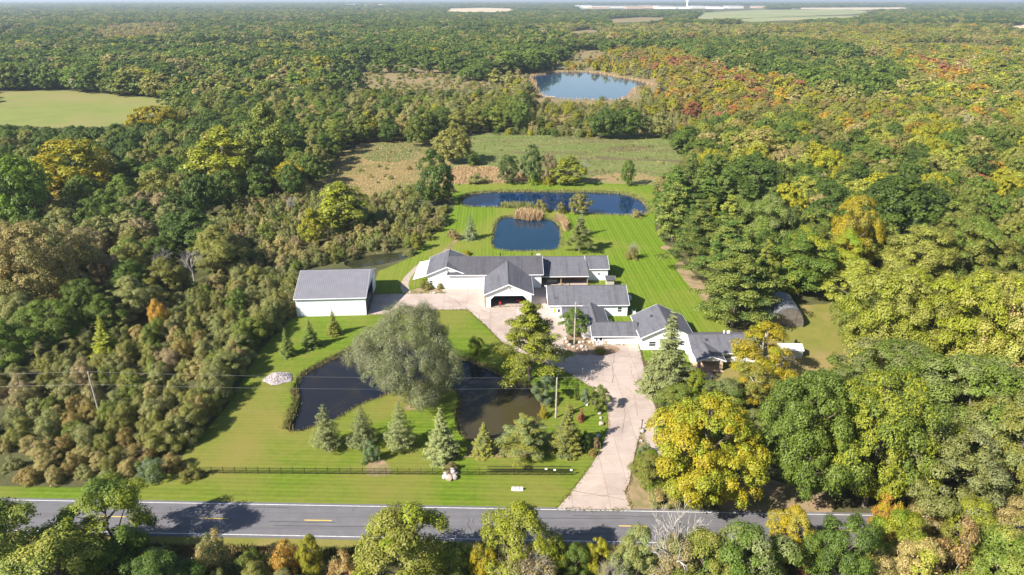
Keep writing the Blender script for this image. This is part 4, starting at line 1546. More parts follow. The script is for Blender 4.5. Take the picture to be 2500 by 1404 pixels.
# propane tank and air-conditioner in the shade of the rear garage
tk = thing('propane_tank', 'pale horizontal gas tank in the shade behind the dwelling', 'gas tank', (*G(1536, 735), 0), 1.45)
mb = MB()
mb.tube([(-1.25, 0, 0.85), (-1.1, 0, 0.85), (-0.9, 0, 0.85), (0.9, 0, 0.85), (1.1, 0, 0.85), (1.25, 0, 0.85)], [0.12, 0.38, 0.5, 0.5, 0.38, 0.12], 16)
mb.build('vessel', 'tank_blue', tk)
for xx in (-0.7, 0.7):
    mb = MB()
    mb.box(xx - 0.1, xx + 0.1, -0.3, 0.3, 0, 0.45)
    mb.build('foot', 'wood_grey', tk)
mb = MB()
mb.tube([(0, 0, 1.33), (0, 0, 1.5)], 0.15, 10)
mb.build('valve_cover', 'white_paint', tk)
ac = thing('air_conditioner', 'grey outdoor air-conditioner unit on the grass beside the dwelling', 'air conditioner', (*G(1547, 765), 0))
mb = MB()
mb.box(-0.42, 0.42, -0.42, 0.42, 0.1, 0.95)
mb.build('casing', 'white_paint', ac)
mb = MB()
mb.tube([(0, 0, 0.95), (0, 0, 1.0)], 0.34, 14)
mb.build('fan_guard', 'black_metal', ac)
mb = MB()
mb.box(-0.55, 0.55, -0.55, 0.55, 0.03, 0.1)
mb.build('pad', 'wood_grey', ac)

# black barrel stove behind the garden shed
bs = thing('burn_barrel', 'small black barrel behind the garden shed', 'barrel', (*G(1942, 840), 0))
mb = MB()
mb.tube([(0, 0, 0), (0, 0, 0.45), (0, 0, 0.9)], [0.3, 0.32, 0.3], 14)
mb.build('drum', 'black_metal', bs)
mb = MB()
mb.tube([(0, 0, 0.9), (0, 0, 1.25)], 0.08, 8)
mb.build('flue', 'black_metal', bs)

# swim float on the far lake
x, y = G(1345, 236)
sf = thing('swim_raft', 'small pale raft floating near the far lake shore', 'raft', (x, y, -0.5), 0.2)
mb = MB()
mb.box(-3, 3, -2, 2, 0.1, 0.6)
mb.build('deck', 'wood_grey', sf)
mb = MB()
mb.box(-2.6, 2.6, -1.6, 1.6, -0.1, 0.098)
mb.build('float', 'white_paint', sf)

# far works and water tower near the horizon
rw = random.Random(17)
spots = [(1425, 20, 36), (1462, 21, 44), (1500, 20, 50), (1545, 21, 40), (1585, 20, 46), (1622, 21, 44), (1660, 21, 40), (1700, 20.5, 34), (1745, 21.5, 30), (1790, 20.5, 34), (1850, 20, 26), (860, 15, 22), (890, 16, 26), (935, 15.5, 20), (1010, 15, 18), (1250, 12, 16)]
for k, (a, b_, wpx) in enumerate(spots):
    x, y = G(a, b_)
    sc = PX(x, y, 0)[2]
    w = wpx / sc
    lab = (nth[k] + ' white works hall from the west in the far industrial row') if k < 11 else (nth[k - 11] + ' pale far hall from the west beyond the northern forest')
    t = thing('works_hall', lab, 'industrial building', (x, y, 0), rw.uniform(-0.1, 0.1), 'far works halls')
    d_, h_ = rw.uniform(100, 220), rw.uniform(9, 17)
    mb = MB()
    mb.box(-w / 2, w / 2, -d_ / 2, d_ / 2, 0, h_)
    mb.build('wall', rw.choice(['brick_tan', 'siding_white', 'shed_metal']), t)
    mb = MB()
    mb.hexa([(-w / 2 - 1, -d_ / 2 - 1, h_ + 0.02), (w / 2 + 1, -d_ / 2 - 1, h_ + 0.02), (w / 2 + 1, d_ / 2 + 1, h_ + 0.02), (-w / 2 - 1, d_ / 2 + 1, h_ + 0.02)],
            [(-w / 2 - 1, -d_ / 2 - 1, h_ + 0.8), (w / 2 + 1, -d_ / 2 - 1, h_ + 0.8), (w / 2 + 1, d_ / 2 + 1, h_ + 2), (-w / 2 - 1, d_ / 2 + 1, h_ + 2)])
    mb.build('roof', rw.choice(['shed_roof', 'shed_metal', 'wood_grey']), t)
x, y = G(1677, 20)
wt = thing('water_tower', 'slim pale water tower rising behind the far works', 'water tower', (x, y, 0))
mb = MB()
mb.tube([(0, 0, 0), (0, 0, 6), (0, 0, 40)], [9, 6, 5], 14)
mb.build('stem', 'white_paint', wt)
mb = MB()
mb.tube([(0, 0, 38), (0, 0, 43), (0, 0, 48), (0, 0, 53), (0, 0, 56)], [5, 11, 13, 10, 3], 18)
mb.build('tank', 'white_paint', wt)


# ================================================================== PLANTS
# ---- leaves as small faces on boughs; every generator returns one mesh that many plants share
def unit(n, rng):
    v_ = rng.normal(size=(n, 3))
    return v_ / np.linalg.norm(v_, axis=1, keepdims=True)


def norm(v_):
    return v_ / np.maximum(np.linalg.norm(v_, axis=1, keepdims=True), 1e-9)


def leaf_faces(p, n, size, asp, rng, tdir=None):
    """diamond leaves: centres p, normals n, half-length size"""
    N = len(p)
    r = unit(N, rng) if tdir is None else tdir
    t = norm(r - n * np.sum(r * n, axis=1, keepdims=True))
    b_ = np.cross(n, t)
    s = np.asarray(size).reshape(-1, 1) * np.ones((N, 1))
    fold = n * s * 0.22
    v_ = np.stack([p + t * s, p + b_ * s * asp - fold, p - t * s, p - b_ * s * asp - fold], axis=1)
    return v_.reshape(-1, 3)


def mesh_from(name, verts, var, clump, mat, quads=None):
    me = bpy.data.meshes.new(name)
    nf = len(verts) // 4
    me.vertices.add(len(verts))
    me.vertices.foreach_set('co', verts.astype(np.float32).ravel())
    me.loops.add(nf * 4)
    me.loops.foreach_set('vertex_index', np.arange(nf * 4, dtype=np.int32))
    me.polygons.add(nf)
    me.polygons.foreach_set('loop_start', np.arange(0, nf * 4, 4, dtype=np.int32))
    me.polygons.foreach_set('loop_total', np.full(nf, 4, dtype=np.int32))
    for nm, arr in (('var', var), ('clump', clump)):
        a = me.attributes.new(nm, 'FLOAT', 'FACE')
        a.data.foreach_set('value', arr.astype(np.float32))
    me.update()
    me.materials.append(MATS[mat])
    return me


PROFILE = {
    'round': lambda t: np.sqrt(np.clip(1 - (2 * t - 0.86) ** 2 / 1.32, 0.02, 1)),
    'oval': lambda t: np.clip(np.sin(np.pi * (0.12 + 0.86 * t) ** 0.85), 0.1, 1),
    'spread': lambda t: np.clip(1 - np.abs(t - 0.48) ** 2.2 * 3.2, 0.2, 1),
    'poplar': lambda t: np.clip(np.sin(np.pi * (0.18 + 0.80 * t)) ** 0.7, 0.12, 1),
    'dome': lambda t: np.sqrt(np.clip(1 - t ** 2 * 0.96, 0.02, 1)),
    'cone': lambda t: np.clip(1.06 - t, 0.06, 1) ** 0.8,
}


def crown(shape, W, H, base, ncl, nleaf, leaf, seed, cr=0.15, flat=0.75, mat='leaf', up=0.45, asp=0.6, sprig=0.0, inner=0.35, lump=0.22, depth=0.35, rag=0.5, multi=0):
    rng = np.random.default_rng(seed)
    prof = PROFILE[shape]
    t = (np.arange(ncl) + rng.random(ncl)) / ncl
    rng.shuffle(t)
    th = np.arange(ncl) * 2.39996 + rng.random(ncl) * 0.9
    # uneven outline: a few broad lobes
    lob = 1 + lump * (np.sin(th * 2 + rng.random() * 6 + t * 3) * 0.6 + np.sin(th * 3 + rng.random() * 6 - t * 4) * 0.5)
    rho = np.clip(rng.random(ncl) ** inner * 1.02, 0, 1.05)
    R = prof(t) * W / 2 * lob
    c = np.stack([R * rho * np.cos(th), R * rho * np.sin(th), base * H + t * (1 - base) * H * 0.93], axis=1)
    if multi:         # several stems of unequal height instead of one dome
        k_ = rng.integers(0, multi, ncl)
        sa_ = rng.random(multi) * 6.283
        so_ = np.sqrt(rng.random(multi)) * 0.30 * W
        so_[0] = 0.04 * W
        sh_ = 0.45 + 0.55 * rng.random(multi)
        sh_[0] = 1.0
        sr_ = (0.42 + 0.25 * rng.random(multi)) * W / 2
        R = prof(t) * sr_[k_]
        c = np.stack([so_[k_] * np.cos(sa_[k_]) + R * rho * np.cos(th), so_[k_] * np.sin(sa_[k_]) + R * rho * np.sin(th), t * sh_[k_] * H * 0.95], axis=1)
    crad = W * cr * (0.5 + 0.95 * rng.random(ncl)) * (0.72 + 0.28 * prof(t))
    cl_rand = rng.random(ncl)
    w = crad ** 2
    k = rng.choice(ncl, size=int(nleaf * 1.6), p=w / w.sum())
    d = unit(len(k), rng)
    ax = np.stack([c[k, 0], c[k, 1], (c[k, 2] - (base * H + (1 - base) * H * 0.35)) * 0.6], axis=1)
    out = norm(ax)
    keep = np.sum(d * norm(out * 0.7 + np.array([0, 0, 0.55])), axis=1) > -depth + rng.random(len(k)) * 0.3
    k, d, out = k[keep][:nleaf], d[keep][:nleaf], out[keep][:nleaf]
    rr = crad[k, None] * (0.62 + 0.42 * rng.random((len(k), 1)) ** rag)
    # boughs are knobbly themselves
    rr *= 1 + 0.22 * np.sin(d[:, :1] * 7 + k[:, None]) * np.sin(d[:, 1:2] * 6 + k[:, None] * 1.7)
    p = c[k] + d * rr * np.array([1, 1, flat])
    n = norm(d * 0.75 + out * 0.15 + np.array([0, 0, up]) + unit(len(k), rng) * 0.42)
    size = leaf * (0.6 + 0.8 * rng.random(len(k)))
    if sprig > 0:     # stray twigs beyond the outline
        m_ = rng.random(len(k)) < sprig
        p[m_] += d[m_] * crad[k[m_], None] * 0.35 * rng.random((m_.sum(), 1))
    p[:, 2] = np.maximum(p[:, 2], 0.05)
    V = leaf_faces(p, n, size, asp, rng)
    return mesh_from('crown', V, rng.random(len(k)), cl_rand[k], mat), c, crad


def branch_mesh(W, H, base, centres, seed, trunk_r=0.022, mat='bark', nb=14, sides=6):
    r = random.Random(seed)
    mb = MB()
    top = H * (base + (1 - base) * 0.62)
    n = 6
    pts = [(0, 0, -0.3)] + [(r.uniform(-1, 1) * W * 0.02 * k / n, r.uniform(-1, 1) * W * 0.02 * k / n, top * k / n) for k in range(1, n + 1)]
    rad = [H * trunk_r * 1.35] + [H * trunk_r * (1 - 0.78 * k / n) for k in range(1, n + 1)]
    mb.tube(pts, rad, sides + 2, cap=False)
    if len(centres):
        idx = list(range(len(centres)))
        r.shuffle(idx)
        for i in idx[:nb]:
            c = Vector(centres[i])
            z0 = min(max(H * base * 0.75, c.z - math.hypot(c.x, c.y) * 0.75), top * 0.95)
            kf = z0 / top * n
            j = int(min(max(kf, 0), n - 1))
            a = Vector(pts[j]).lerp(Vector(pts[j + 1]), kf - j)
            m_ = a.lerp(c, 0.5) + Vector((r.uniform(-1, 1), r.uniform(-1, 1), 0.6)) * W * 0.035
            r0 = H * trunk_r * 0.42
            mb.tube([a, m_, c], [r0, r0 * 0.6, r0 * 0.22], 5, cap=False)
    return mb.mesh('trunk', mat)


def spruce(W, H, seed, nl=26, leaf=0.2, per=46, mat='needle', droop=0.35, power=0.9, base=0.04):
    """tiers of drooping boughs with needle sprays on both sides"""
    rng = np.random.default_rng(seed)
    P_, N_, S_, VR, CL, TD = [], [], [], [], [], []
    for i in range(nl):
        f = (i + 0.3 * rng.random()) / nl
        z = H * (base + (1 - base) * f)
        L = W / 2 * (1 - f) ** power * (0.85 + 0.3 * rng.random()) + 0.10
        nb = int(6 + 7 * (1 - f))
        ph = rng.random() * 6.28
        for b_ in range(nb):
            a = ph + 6.283 * b_ / nb + rng.normal() * 0.2
            Lb = L * (0.55 + 0.65 * rng.random())
            m_ = max(4, int(per * Lb / (W / 2)))
            s = rng.random(m_) ** 0.65
            dr = np.array([math.cos(a), math.sin(a), 0.0])
            side = np.array([-math.sin(a), math.cos(a), 0.0])
            wd = (0.10 + 0.24 * np.sin(np.pi * np.clip(s, 0.05, 0.95))) * Lb * 0.9
            u = (rng.random(m_) * 2 - 1)
            pz = z - droop * Lb * s ** 1.3 + 0.16 * Lb * s ** 3 - np.abs(u) * wd * 0.35
            p = dr * (Lb * s)[:, None] + side * (u * wd)[:, None]
            p[:, 2] = pz + rng.normal(size=m_) * 0.03 * Lb
            P_.append(p)
            n = norm(np.array([0, 0, 1.0]) + dr * 0.45 + side * u[:, None] * 0.6 + rng.normal(size=(m_, 3)) * 0.35)
            N_.append(n)
            TD.append(norm(dr + side * u[:, None] * 0.9 + np.array([0, 0, -0.25])))
            S_.append(leaf * (0.7 + 0.7 * rng.random(m_)) * (0.6 + 0.4 * (1 - f)))
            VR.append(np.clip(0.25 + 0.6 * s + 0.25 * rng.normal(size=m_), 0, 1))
            CL.append(np.full(m_, rng.random()))
    p = np.concatenate(P_)
    p[:, 2] = np.maximum(p[:, 2], 0.05)
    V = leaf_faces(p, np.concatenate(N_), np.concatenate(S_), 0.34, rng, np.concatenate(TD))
    return mesh_from('crown', V, np.concatenate(VR), np.concatenate(CL), mat)


def white_pine(W, H, seed, tiers=9, leaf=0.24, per=150, mat='needle', base=0.16, gap=0.5):
    """open plates of needle tufts at the ends of level limbs"""
    rng = np.random.default_rng(seed)
    P_, N_, CL, C_ = [], [], [], []
    for i in range(tiers):
        f = (i + 0.35 * rng.random()) / tiers
        z = H * (base + (0.97 - base) * f)
        L = W / 2 * (np.clip(1.06 - f, 0.07, 1) ** 0.92) * (0.78 + 0.42 * rng.random())
        nb = 5 if f < 0.8 else 4
        ph = rng.random() * 6.28
        for b_ in range(nb):
            a = ph + 6.283 * b_ / nb + rng.normal() * 0.25
            Lb = L * (0.65 + 0.5 * rng.random())
            for q in (0.45, 0.72, 1.0):
                if q < 0.6 and rng.random() < gap:
                    continue
                c = np.array([math.cos(a) * Lb * q, math.sin(a) * Lb * q, z + 0.16 * Lb * q + rng.normal() * 0.035 * H])
                C_.append(c)
                rad = W * 0.105 * (0.75 + 0.5 * rng.random()) * (0.7 + 0.5 * (1 - f))
                m_ = int(per * (0.7 + 0.6 * rng.random()))
                d = unit(m_, rng)
                d[:, 2] = np.abs(d[:, 2]) * 0.9 - 0.25
                p = c + d * rad * (0.45 + 0.6 * rng.random((m_, 1))) * np.array([1.1, 1.1, 0.78])
                P_.append(p)
                N_.append(norm(d * 0.8 + np.array([0, 0, 0.6]) + rng.normal(size=(m_, 3)) * 0.5))
                CL.append(np.full(m_, rng.random()))
    p = np.concatenate(P_)
    V = leaf_faces(p, np.concatenate(N_), leaf * (0.6 + 0.8 * rng.random(len(p))), 0.4, rng)
    return mesh_from('crown', V, rng.random(len(p)), np.concatenate(CL), mat), np.array(C_)


def willow(W, H, seed, ncl=170, strands=150, seg=4, leaf=0.13, base=0.20):
    """billows of fine hanging shoots"""
    rng = np.random.default_rng(seed)
    t = (np.arange(ncl) + rng.random(ncl)) / ncl
    th = np.arange(ncl) * 2.39996 + rng.random(ncl)
    R = np.clip(np.sin(np.pi * (0.10 + 0.82 * t ** 0.8)), 0.16, 1) ** 0.85 * W / 2 * (1 + 0.22 * np.sin(th * 3 + 1 + 5 * t) + 0.16 * np.sin(th * 2 + t * 7))
    rho = np.clip(rng.random(ncl) ** 0.3 * 0.93, 0.1, 1)
    c = np.stack([R * rho * np.cos(th), R * rho * np.sin(th), base * H + t * (0.93 - base) * H], axis=1)
    P_, N_, T_, CL, VR, S_ = [], [], [], [], [], []
    for i in range(ncl):
        out = np.array([c[i, 0], c[i, 1], 0.0])
        out = out / max(np.linalg.norm(out), 1e-6)
        rad = W * 0.072 * (0.6 + 0.8 * rng.random())
        d = unit(strands, rng)
        d[:, 2] = np.abs(d[:, 2])
        s0 = c[i] + d * rad * np.array([1, 1, 0.7])
        vx = d * np.array([1, 1, 0]) * 0.55 + out * 0.45
        ln = H * 0.036 * (0.4 + 1.1 * rng.random((strands, 1)))
        cr_ = rng.random()
        for k in range(seg):
            f = (k + rng.random((strands, 1)) * 0.8) / seg
            p = s0 + vx * rad * 0.9 * np.sqrt(f) + np.array([0, 0, -1]) * ln * f ** 1.5
            P_.append(p + rng.normal(size=p.shape) * 0.07)
            td = vx * (1 - f) + np.array([0, 0, -1]) * (0.25 + f)
            T_.append(norm(td))
            N_.append(norm(d * 0.8 + out * 0.3 + np.array([0, 0, 0.35]) + rng.normal(size=p.shape) * 0.4))
            CL.append(np.full(strands, cr_))
            VR.append(np.clip(rng.random(strands) * 0.8 + 0.25 * (1 - f[:, 0]), 0, 1))
            S_.append(leaf * (0.8 + 0.8 * rng.random(strands)))
    p = np.concatenate(P_)
    p[:, 2] = np.maximum(p[:, 2], 0.3)
    V = leaf_faces(p, np.concatenate(N_), np.concatenate(S_), 0.22, rng, np.concatenate(T_))
    return mesh_from('crown', V, np.concatenate(VR), np.concatenate(CL), 'leaf'), c


def bare(W, H, seed, mat='bark_pale', levels=4, r0=0.025, lean=0.0, kids=4, first=0.25, spread=1.0):
    """leafless tree: forking limbs"""
    r = random.Random(seed)
    mb = MB()

    def grow(p, d, L, rad, lv):
        m_ = p + d * L * 0.5 + Vector((r.uniform(-1, 1), r.uniform(-1, 1), r.uniform(-0.3, 0.5))) * L * 0.07
        e = p + d * L
        mb.tube([p, m_, e], [rad, rad * 0.82, rad * 0.6], 6 if lv > 2 else (4 if lv > 1 else 3), cap=False)
        if lv <= 0:
            return
        for k in range(kids if lv > 1 else kids - 1):
            a = 2.4 * k + r.uniform(0, 1.2)
            side = d.cross(Vector((0.3, 0.2, 1))).normalized()
            side.rotate(Matrix.Rotation(a, 3, d))
            nd_ = (d * r.uniform(0.55, 0.9) + side * r.uniform(0.5, 0.95) * spread + Vector((0, 0, 0.25))).normalized()
            s = m_.lerp(e, r.uniform(0.1, 1.0)) if k else e
            grow(s, nd_, L * r.uniform(0.58, 0.8), rad * 0.55, lv - 1)
    grow(Vector((0, 0, -0.1)), Vector((lean, 0, 1)).normalized(), H * (first + 0.08), H * r0, levels)
    xs = np.array(mb.v)
    sc_ = (W / 2 / max(np.abs(xs[:, 0]).max(), np.abs(xs[:, 1]).max()), H / xs[:, 2].max())
    mb.v = [(a * sc_[0], b_ * sc_[0], c_ * sc_[1]) for a, b_, c_ in mb.v]
    return mb.mesh('branches', mat)


# ---- prototypes: family -> level -> list of (crown mesh, trunk mesh); nominal width and height
PROTO, SIZE = {}, {}


def fam(name, W, H, maker, levels):
    SIZE[name] = (W, H)
    PROTO[name] = {lv: [maker(lv, s) for s in range(n)] for lv, n in levels.items()}


def broad(shape, W, H, base, ncl, cr, nl, lf, bark='bark', **kw):
    def mk(lv, s):
        me, c, _ = crown(shape, W, H, base, {'near': ncl, 'mid': ncl, 'far': int(ncl * 0.7)}[lv], nl[lv], lf[lv], hash_seed(shape, lv, s) + int(W * 7), cr=cr, **kw)
        tr = branch_mesh(W, H, base, c, s, mat=bark, nb=16 if lv == 'near' else 7, sides=6 if lv == 'near' else 3)
        return me, tr
    return mk


def hash_seed(*a):
    h = 7
    for q in a:
        for ch_ in str(q):
            h = (h * 131 + ord(ch_)) % 1000003
    return h


NL = {'near': 40000, 'mid': 9000, 'far': 1200}
LF = {'near': 0.112, 'mid': 0.225, 'far': 0.58}
fam('round', 10, 12, broad('round', 10, 12, 0.14, 125, 0.088, NL, LF, sprig=0.3, lump=0.28), {'near': 4, 'mid': 3, 'far': 2})
fam('spread', 13, 13, broad('spread', 13, 13, 0.18, 230, 0.064, {'near': 60000, 'mid': 12500, 'far': 1400}, {'near': 0.115, 'mid': 0.25, 'far': 0.68}, flat=0.82, sprig=0.25, lump=0.26), {'near': 4, 'mid': 3, 'far': 2})
fam('oval', 8, 13, broad('oval', 8, 13, 0.12, 95, 0.115, {'near': 34000, 'mid': 8500, 'far': 1200}, LF, sprig=0.3, lump=0.30), {'near': 3, 'mid': 3, 'far': 2})
fam('poplar', 6.5, 15, broad('poplar', 6.5, 15, 0.10, 90, 0.14, {'near': 22000, 'mid': 7000, 'far': 1100}, {'near': 0.125, 'mid': 0.22, 'far': 0.56}, sprig=0.35, lump=0.3), {'near': 2, 'mid': 3, 'far': 2})
fam('birch', 9, 13, broad('oval', 9, 13, 0.16, 75, 0.095, {'near': 24000, 'mid': 4500, 'far': 700}, {'near': 0.11, 'mid': 0.25, 'far': 0.6}, bark='bark_pale', sprig=0.5, lump=0.4), {'near': 2, 'mid': 1})
fam('shrub', 5, 3.6, broad('dome', 5, 3.6, 0.02, 84, 0.095, {'near': 15000, 'mid': 4200, 'far': 560}, {'near': 0.066, 'mid': 0.125, 'far': 0.35}, sprig=0.6, lump=0.42, bark='bark_grey', multi=6, rag=0.9), {'near': 6, 'mid': 3, 'far': 2})
fam('leafy', 7, 9, broad('round', 7, 9, 0.06, 74, 0.11, {'near': 28000, 'mid': 5000, 'far': 700}, {'near': 0.105, 'mid': 0.24, 'far': 0.6}, sprig=0.5, lump=0.34, asp=0.5), {'near': 4, 'mid': 1})


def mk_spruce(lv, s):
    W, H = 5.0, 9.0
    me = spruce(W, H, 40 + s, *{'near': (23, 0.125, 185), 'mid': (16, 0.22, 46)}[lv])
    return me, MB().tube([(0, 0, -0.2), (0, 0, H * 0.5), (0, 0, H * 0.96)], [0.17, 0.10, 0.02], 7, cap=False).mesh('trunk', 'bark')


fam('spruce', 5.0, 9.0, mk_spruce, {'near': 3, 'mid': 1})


def mk_open_spruce(lv, s):
    W, H = 5.2, 7.6
    me = spruce(W, H, 60 + s, 17, 0.125, 105, droop=0.12, power=0.7, base=0.14)
    return me, MB().tube([(0, 0, -0.2), (0, 0, H * 0.5), (0, 0, H * 0.96)], [0.15, 0.09, 0.02], 7, cap=False).mesh('trunk', 'bark_grey')


fam('open_spruce', 5.2, 7.6, mk_open_spruce, {'near': 3})


def mk_pine(lv, s):
    W, H = 9.0, 15.0
    me, c = white_pine(W, H, 80 + s, *{'near': (11, 0.145, 250), 'mid': (10, 0.27, 75), 'far': (7, 0.62, 15)}[lv])
    return me, branch_mesh(W, H, 0.2, c, s, 0.016, nb=26 if lv == 'near' else 8, sides=4)


fam('pine', 9.0, 15.0, mk_pine, {'near': 3, 'mid': 2, 'far': 1})


def mk_willow(lv, s):
    me, c, _ = crown('round', 20, 15.5, 0.21, 300, 135000, 0.125, 79, cr=0.062, flat=0.95, asp=0.28, sprig=0.5, lump=0.34, rag=0.8, up=0.3, inner=0.28)
    return me, branch_mesh(20, 15.5, 0.12, c, s, 0.022, 'bark', nb=16)


fam('willow', 20, 15.5, mk_willow, {'near': 1})
fam('bare', 7, 9, lambda lv, s: (bare(7, 9, 3 + s), None), {'near': 2})
fam('bare_grey', 7, 9, lambda lv, s: (bare(7, 9, 13 + s, 'bark_grey', 4, 0.018), None), {'near': 2})
fam('twigs', 5, 4.5, lambda lv, s: (bare(5, 4.5, 23 + s, 'bark_grey', 4, 0.008, kids=5, first=0.12, spread=1.3), None), {'near': 2})

COLOUR = {
    'dark green': (0.067, 0.109, 0.022), 'green': (0.108, 0.164, 0.025), 'mid green': (0.150, 0.205, 0.033), 'olive': (0.210, 0.213, 0.041), 'yellow-green': (0.258, 0.283, 0.025),
    'bright green': (0.174, 0.267, 0.022), 'golden yellow': (0.355, 0.285, 0.017), 'orange': (0.432, 0.248, 0.044), 'rust': (0.324, 0.217, 0.083), 'red': (0.336, 0.124, 0.064), 'tan': (0.384, 0.310, 0.122),
    'brown': (0.276, 0.229, 0.103), 'grey-green': (0.222, 0.248, 0.093), 'pale green': (0.318, 0.329, 0.064), 'blue-green': (0.156, 0.205, 0.113), 'deep pine green': (0.096, 0.146, 0.033), 'pine green': (0.180, 0.211, 0.041),
    'spruce grey': (0.145, 0.162, 0.066), 'dull olive': (0.258, 0.254, 0.083), 'mauve brown': (0.282, 0.223, 0.122), 'willow grey': (0.205, 0.220, 0.125),
}
SECOND = {'spruce grey': 'grey-green', 'willow grey': 'grey-green', 'dark green': 'green', 'green': 'mid green', 'mid green': 'olive', 'olive': 'dull olive', 'yellow-green': 'golden yellow', 'bright green': 'yellow-green', 'golden yellow': 'yellow-green', 'orange': 'golden yellow',
          'rust': 'olive', 'red': 'rust', 'tan': 'dull olive', 'brown': 'dull olive', 'grey-green': 'olive', 'pale green': 'yellow-green', 'blue-green': 'grey-green', 'deep pine green': 'pine green', 'pine green': 'yellow-green',
          'dull olive': 'grey-green', 'mauve brown': 'brown'}
KIND_NAME = {'round': 'broadleaf_tree', 'spread': 'broadleaf_tree', 'oval': 'broadleaf_tree', 'poplar': 'broadleaf_tree', 'leafy': 'broadleaf_tree', 'birch': 'birch_tree', 'shrub': 'shrub', 'spruce': 'spruce_tree', 'open_spruce': 'spruce_tree',
             'pine': 'pine_tree', 'willow': 'willow_tree', 'bare': 'bare_tree', 'bare_grey': 'bare_tree', 'twigs': 'bare_shrub'}
PLACED = []          # (x, y, radius) of everything that stands, so that nothing grows into it
USED = {}            # one crown object for each shared mesh
rp = random.Random(101)


def tints(col, jit=0.14, second=None):
    k = 1 + rp.uniform(-jit, jit)
    k *= 1.06
    c1 = tuple(v_ * k * (1 + rp.uniform(-0.07, 0.07)) for v_ in COLOUR[col])
    c2 = COLOUR[second or SECOND[col]]
    c2 = tuple((a * 0.5 + b_ * 0.5) * k for a, b_ in zip(c2, COLOUR[col])) if not second else tuple(v_ * k for v_ in c2)
    return c1, c2


def grow(family, x, y, w, h, col, label=None, group=None, second=None, pick=None, rz=None, lv=None):
    dist = math.sqrt(x * x + y * y + CAM_H ** 2)
    levels = PROTO[family]
    if lv is None:
        lv = 'near' if dist < 215 else ('mid' if dist < 520 else 'far')
    if lv not in levels:
        lv = [q for q in ('near', 'mid', 'far') if q in levels][-1]
    lst = levels[lv]
    i = rp.randrange(len(lst)) if pick is None else pick % len(lst)
    me, tr = lst[i]
    W, H = SIZE[family]
    root = thing(KIND_NAME[family], label, 'shrub' if 'shrub' in KIND_NAME[family] else 'tree', (x, y, 0), rp.uniform(0, 6.28) if rz is None else rz, group)
    root.scale = (w / W, w / W, h / H)
    c = link('branches' if tr is None else 'crown', me, root)
    if tr is not None:
        link('trunk', tr, root)
        c1, c2 = tints(col, second=second)
        c['tint'] = c1
        c['tint2'] = c2
        USED.setdefault((family, lv, i), c)
    PLACED.append((x, y, w / 2))
    return root


def seen(family, xc, yb, wpx, yt, col, label=None, group=None, second=None, **kw):
    """a plant given by how it stands in the photograph: foot (xc, yb), crown width in pixels, row of its top"""
    x, y = G(xc, yb)
    h = height_of((xc, yb), yt)
    sc = PX(x, y, h * 0.55)[2]
    return grow(family, x, y, wpx / sc, h * 0.97, col, label, group, second, **kw)

